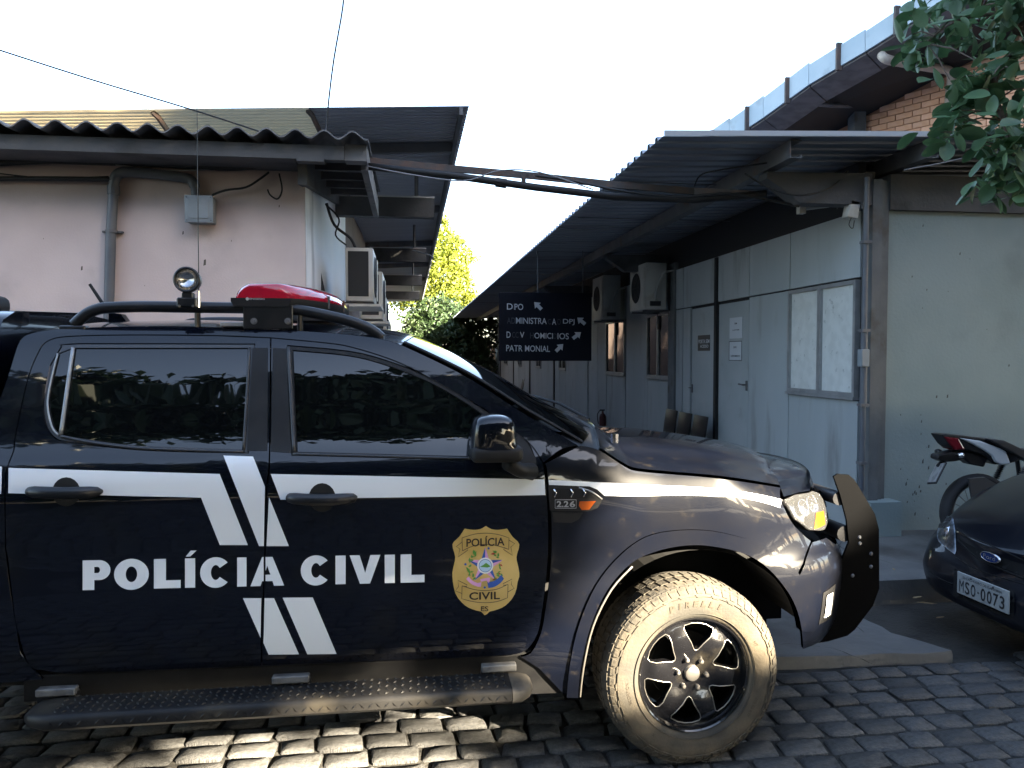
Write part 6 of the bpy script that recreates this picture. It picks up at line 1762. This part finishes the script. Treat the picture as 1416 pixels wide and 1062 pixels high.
def trunk(name, base, top, r, limbs, parent, seed, m=bark):
    rg = random.Random(seed); base, top = Vector(base), Vector(top)
    pts = [base.lerp(top, k/6)+Vector((rg.uniform(-.08,.08),rg.uniform(-.08,.08),0))*(k>0) for k in range(7)]
    M = MB(); M.tube(pts, [r*(1.25-.6*k/6) for k in range(7)], 10)
    for l in limbs:
        l = Vector(l); st_ = pts[rg.choice((3,4,5))]; md_ = st_.lerp(l,.5)+Vector((rg.uniform(-.2,.2),rg.uniform(-.2,.2),.25))
        cv_ = catmull([st_,md_,l],4)
        if any(in_light(q_,.12) for q_ in cv_): continue
        M.tube(cv_, [r*.45-(r*.38)*i/8 for i in range(9)], 6)
    return M.build(name, m, parent, smooth=True)

# tree at the far end of the passage
t = thing('passage_tree', 'sunlit yellow green tree rising beyond the far end of the passage', 'tree', (0.9,41,0))
crown('crown', [(1.2,41,7.4,1.5),(1.7,40.5,5.8,1.7),(.6,41,5.2,1.7),(2.4,41,7.0,1.1),(-.4,41,5.7,1.5),(1.1,40.5,8.7,.9),(2.6,41,5.0,1.2)], 14000, .13, lf_far, t, 11)
trunk('trunk', (.9,41,-.05), (.9,41,5.5), .2, [(1.6,41,7),(.2,41,6),(2.2,41,6)], t, 2)
t = thing('passage_bush', 'dark green bushy tree below the sunlit one at the end of the passage', 'tree', (1.2,35,0))
crown('crown', [(.9,35.2,3.1,1.1),(1.6,35,2.2,1.3),(.3,35.5,1.6,1.3),(2.6,35,1.7,1.3),(1.5,34.6,.9,1.1),(3.3,35,2.6,1.0),(.6,35,2.6,1.2),(2.2,35.6,2.8,1.2),(.0,35,.8,1.1),(3.0,35,.8,1.1),(1.3,36,3.4,1.3)], 22000, .12, lf_dark, t, 12)
trunk('trunk', (1.2,35.3,-.05), (1.2,35.3,2.4), .12, [(2,35,3),(.4,35,2.6)], t, 3)

# shade trees behind the viewer: they darken the yard and show in the pickup's windows
spec = [(-11.5,-8.0,5.2),(-7.5,-9.0,5.0),(-3.4,-7.8,4.8),(0.8,-8.8,5.2),(4.8,-7.8,7.0),(8.6,-8.8,8.0),(12.4,-8.0,8.0),(16.4,-8.8,8.0),(20.5,-8.2,7.8),(24.5,-8.8,8.0),(28.5,-8.2,8.0)]
for k, (x, y, zc_) in enumerate(spec):
    rg = random.Random(70+k)
    t = thing('shade_tree', 'broad dark shade tree standing across the yard from the pickup, mirrored in its windows', 'tree', (x,y,0), group='shade trees across the yard')
    bl_ = [(x+rg.uniform(-1.9,1.9), y+rg.uniform(-1.0,1.0), zc_-3.9+8.6*(i_+rg.random())/14, rg.uniform(1.5,2.1)) for i_ in range(14)] + [(x,y,zc_-2.6,2.3),(x+rg.uniform(-1,1),y,zc_+3.0,2.1),(x-1.3,y,zc_+.6,2.2),(x+1.3,y,zc_+.2,2.2)]
    crown('crown', bl_, 22000, .27, lf_dark, t, 100+k, light=True, shell=.15)
    trunk('trunk', (x,y,-.1), (x+rg.uniform(-.4,.4),y,5.0), .24, [(x+rg.uniform(-2,2),y+rg.uniform(-1,1),zc_+rg.uniform(-1.5,2.5)) for _ in range(6)], t, 30+k)

for k, x in enumerate((2.5,7,11.5,16,20.5,25,29.5)):  # extra row added to close sun leaks between the front trees
    rg = random.Random(270+k); y, zc_ = -12.6 + .5*(k % 2), 9.4
    t = thing('shade_tree', 'tall dark tree added in an unseen second row to close sun leaks', 'tree', (x,y,0), group='added second row against sun leaks')
    bl_ = [(x+rg.uniform(-2.0,2.0), y+rg.uniform(-.8,.8), zc_-3.6+8.6*(i_+rg.random())/11, rg.uniform(1.6,2.2)) for i_ in range(11)]
    crown('crown', bl_, 11000, .30, lf_dark, t, 300+k, light=True, shell=.15)
    trunk('trunk', (x,y,-.1), (x,y,6.0), .26, [(x+rg.uniform(-2,2),y+rg.uniform(-1,1),zc_+rg.uniform(-1.5,2.5)) for _ in range(5)], t, 90+k)
spec = [(13.0,-2.6,9.0),(14.2,1.6,9.2),(16.2,5.6,9.0),(18.6,9.6,9.0),(21.5,13.5,9.0)]  # unseen trees added to keep the low sun out of the passage
for k, (x, y, zc_) in enumerate(spec):
    rg = random.Random(170+k)
    t = thing('sun_block_tree', 'tall dark tree added out of view to block sun from the passage', 'tree', (x,y,0), group='added trees blocking sun from the passage')
    bl_ = [(x+rg.uniform(-2.0,2.0), y+rg.uniform(-2.0,2.0), zc_-4+8.6*(i_+rg.random())/12, rg.uniform(1.6,2.2)) for i_ in range(12)]
    crown('crown', bl_, 17000, .27, lf_dark, t, 200+k, light=True, shell=.15)
    trunk('trunk', (x,y,-.1), (x,y,5.0), .24, [(x+rg.uniform(-2,2),y+rg.uniform(-1,1),zc_+rg.uniform(-1.5,2.5)) for _ in range(6)], t, 60+k)
# low hedge and wall across the yard, under the trees
mb = MB(); mb.box((-14,-14.6,-.1),(32,-14.4,2.1)); o = mb.build('yard_wall', mat('yard_wall_paint',(0.30,0.28,0.25),.85,c2=(0.24,0.22,0.2),scale=1.2)); tag(o,'pale wall across the yard behind the shade trees','wall')

# branch of the tree overhanging the right-hand corner
t = thing('overhanging_tree', 'tree with broad glossy dark leaves overhanging the corner of the grey offices', 'tree', (6.9,1.6,0))
trunk('trunk', (6.9,1.6,-.1), (6.3,2.1,3.6), .17, [(5.6,3.0,4.3),(6.8,1.2,5.4)], t, 9)
LP = []
lme = []
for v in range(4):
    rg = random.Random(v); M = MB(); L = 1.0; cols = []
    prof = [(0,.02),(.12,.13),(.3,.24),(.52,.30),(.74,.28),(.9,.17),(1.0,.02)]
    bend = rg.uniform(-.25,.25); cup = rg.uniform(.10,.25)
    rows_ = []
    for (a, w) in prof:
        z = -bend*a*a
        rows_.append([(a,-w,z+cup*w),(a,-w*.5,z+cup*w*.35),(a,0,z),(a,w*.5,z+cup*w*.35),(a,w,z+cup*w)])
    M.grid(rows_); me = bpy.data.meshes.new('leaf'); me.from_pydata(M.v,[],M.f); me.materials.append(lf_near); me.polygons.foreach_set('use_smooth',[True]*len(me.polygons)); lme.append(me)
regA = [(1262,0),(1252,28),(1262,58),(1254,82),(1272,92),(1300,72),(1340,74),(1352,96),(1346,118),(1370,128),(1440,120),(1440,-30),(1262,-30)]
regB = [(1322,118),(1350,98),(1380,110),(1376,140),(1356,150),(1330,152),(1315,140)]
regC = [(1292,196),(1305,172),(1318,152),(1335,150),(1338,170),(1322,188),(1308,194)]
regD = [(1350,200),(1358,172),(1385,150),(1440,130),(1440,262),(1400,262),(1368,272),(1352,262),(1364,225),(1345,228)]
regE = [(1300,110),(1318,100),(1330,112),(1316,122)]
rg = random.Random(21); cnt = 0
twigs = []
crn = bpy.data.objects.new('crown', None); COL.objects.link(crn); crn.parent = t; crn.location = (-2,2,4)
for reg, n, d0, d1 in ((regA,130,4.2,4.6),(regB,32,4.2,4.5),(regC,24,4.1,4.3),(regD,102,4.0,4.4),(regE,8,4.2,4.4)):
    x0, x1 = min(p[0] for p in reg), max(p[0] for p in reg); y0, y1 = min(p[1] for p in reg), max(p[1] for p in reg)
    k = 0; cl = []
    while k < n:
        if k % 5 == 0 or not cl:
            for _ in range(200):
                c = (rg.uniform(x0,x1), rg.uniform(y0,y1))
                if inside(c, reg): break
            cl = [CAMP + ray(*c)*rg.uniform(d0,d1)*1.1]; twigs.append((cl[0], reg))
        p = cl[0] + Vector((rg.gauss(0,.03),rg.gauss(0,.04),rg.gauss(0,.03)))
        o = bpy.data.objects.new('leaf', lme[rg.randrange(4)]); COL.objects.link(o); o.parent = crn
        o.location = p - t.location - crn.location; s = rg.uniform(.08,.135); o.scale = (s,s,s)
        o.rotation_euler = (rg.uniform(-.9,.9), rg.uniform(-.2,1.3), rg.uniform(0,6.28)); k += 1
limb = catmull([Vector((6.3,2.1,3.6)), CAMP+ray(1500,10)*5.0, CAMP+ray(1425,55)*4.95, CAMP+ray(1375,112)*4.9, CAMP+ray(1392,180)*4.8, CAMP+ray(1400,235)*4.7], 5)
limb2 = catmull([CAMP+ray(1440,40)*5.0, CAMP+ray(1380,20)*5.0, CAMP+ray(1320,30)*4.9, CAMP+ray(1280,60)*4.8], 5)
M = MB(); M.tube(limb, [.03-.0009*i for i in range(len(limb))], 6); M.tube(limb2, [.014-.0007*i for i in range(len(limb2))], 5)
for p, reg in twigs:
    c = min(limb[8:]+limb2, key=lambda q: (q-p).length)
    M.tube([c, c.lerp(p,.55)+Vector((0,0,.02)), p], [.005,.004,.002], 4)
M.build('twigs', bark, crn)
M = MB(); rg = random.Random(5)
for k in range(1500):
    p = Vector((rg.gauss(6.6,.9),rg.gauss(1.9,.8),rg.gauss(4.6,.6))); px, py = proj(p)
    if px < 1430 or in_light(p,.05): continue
    leaf_quads(M, p, .10, rg)
for reg, n in ((regA,330),(regD,230),(regB,50),(regC,40)):
    x0, x1 = min(p[0] for p in reg), max(p[0] for p in reg); y0, y1 = min(p[1] for p in reg), max(p[1] for p in reg)
    for k in range(n):
        c = (rg.uniform(x0,x1), rg.uniform(y0,y1))
        if inside(c, reg): leaf_quads(M, CAMP + ray(*c)*rg.uniform(4.9,5.5), rg.uniform(.04,.07), rg)
stuff(M.build('far_leaves', lf_near, crn, fixn=False))
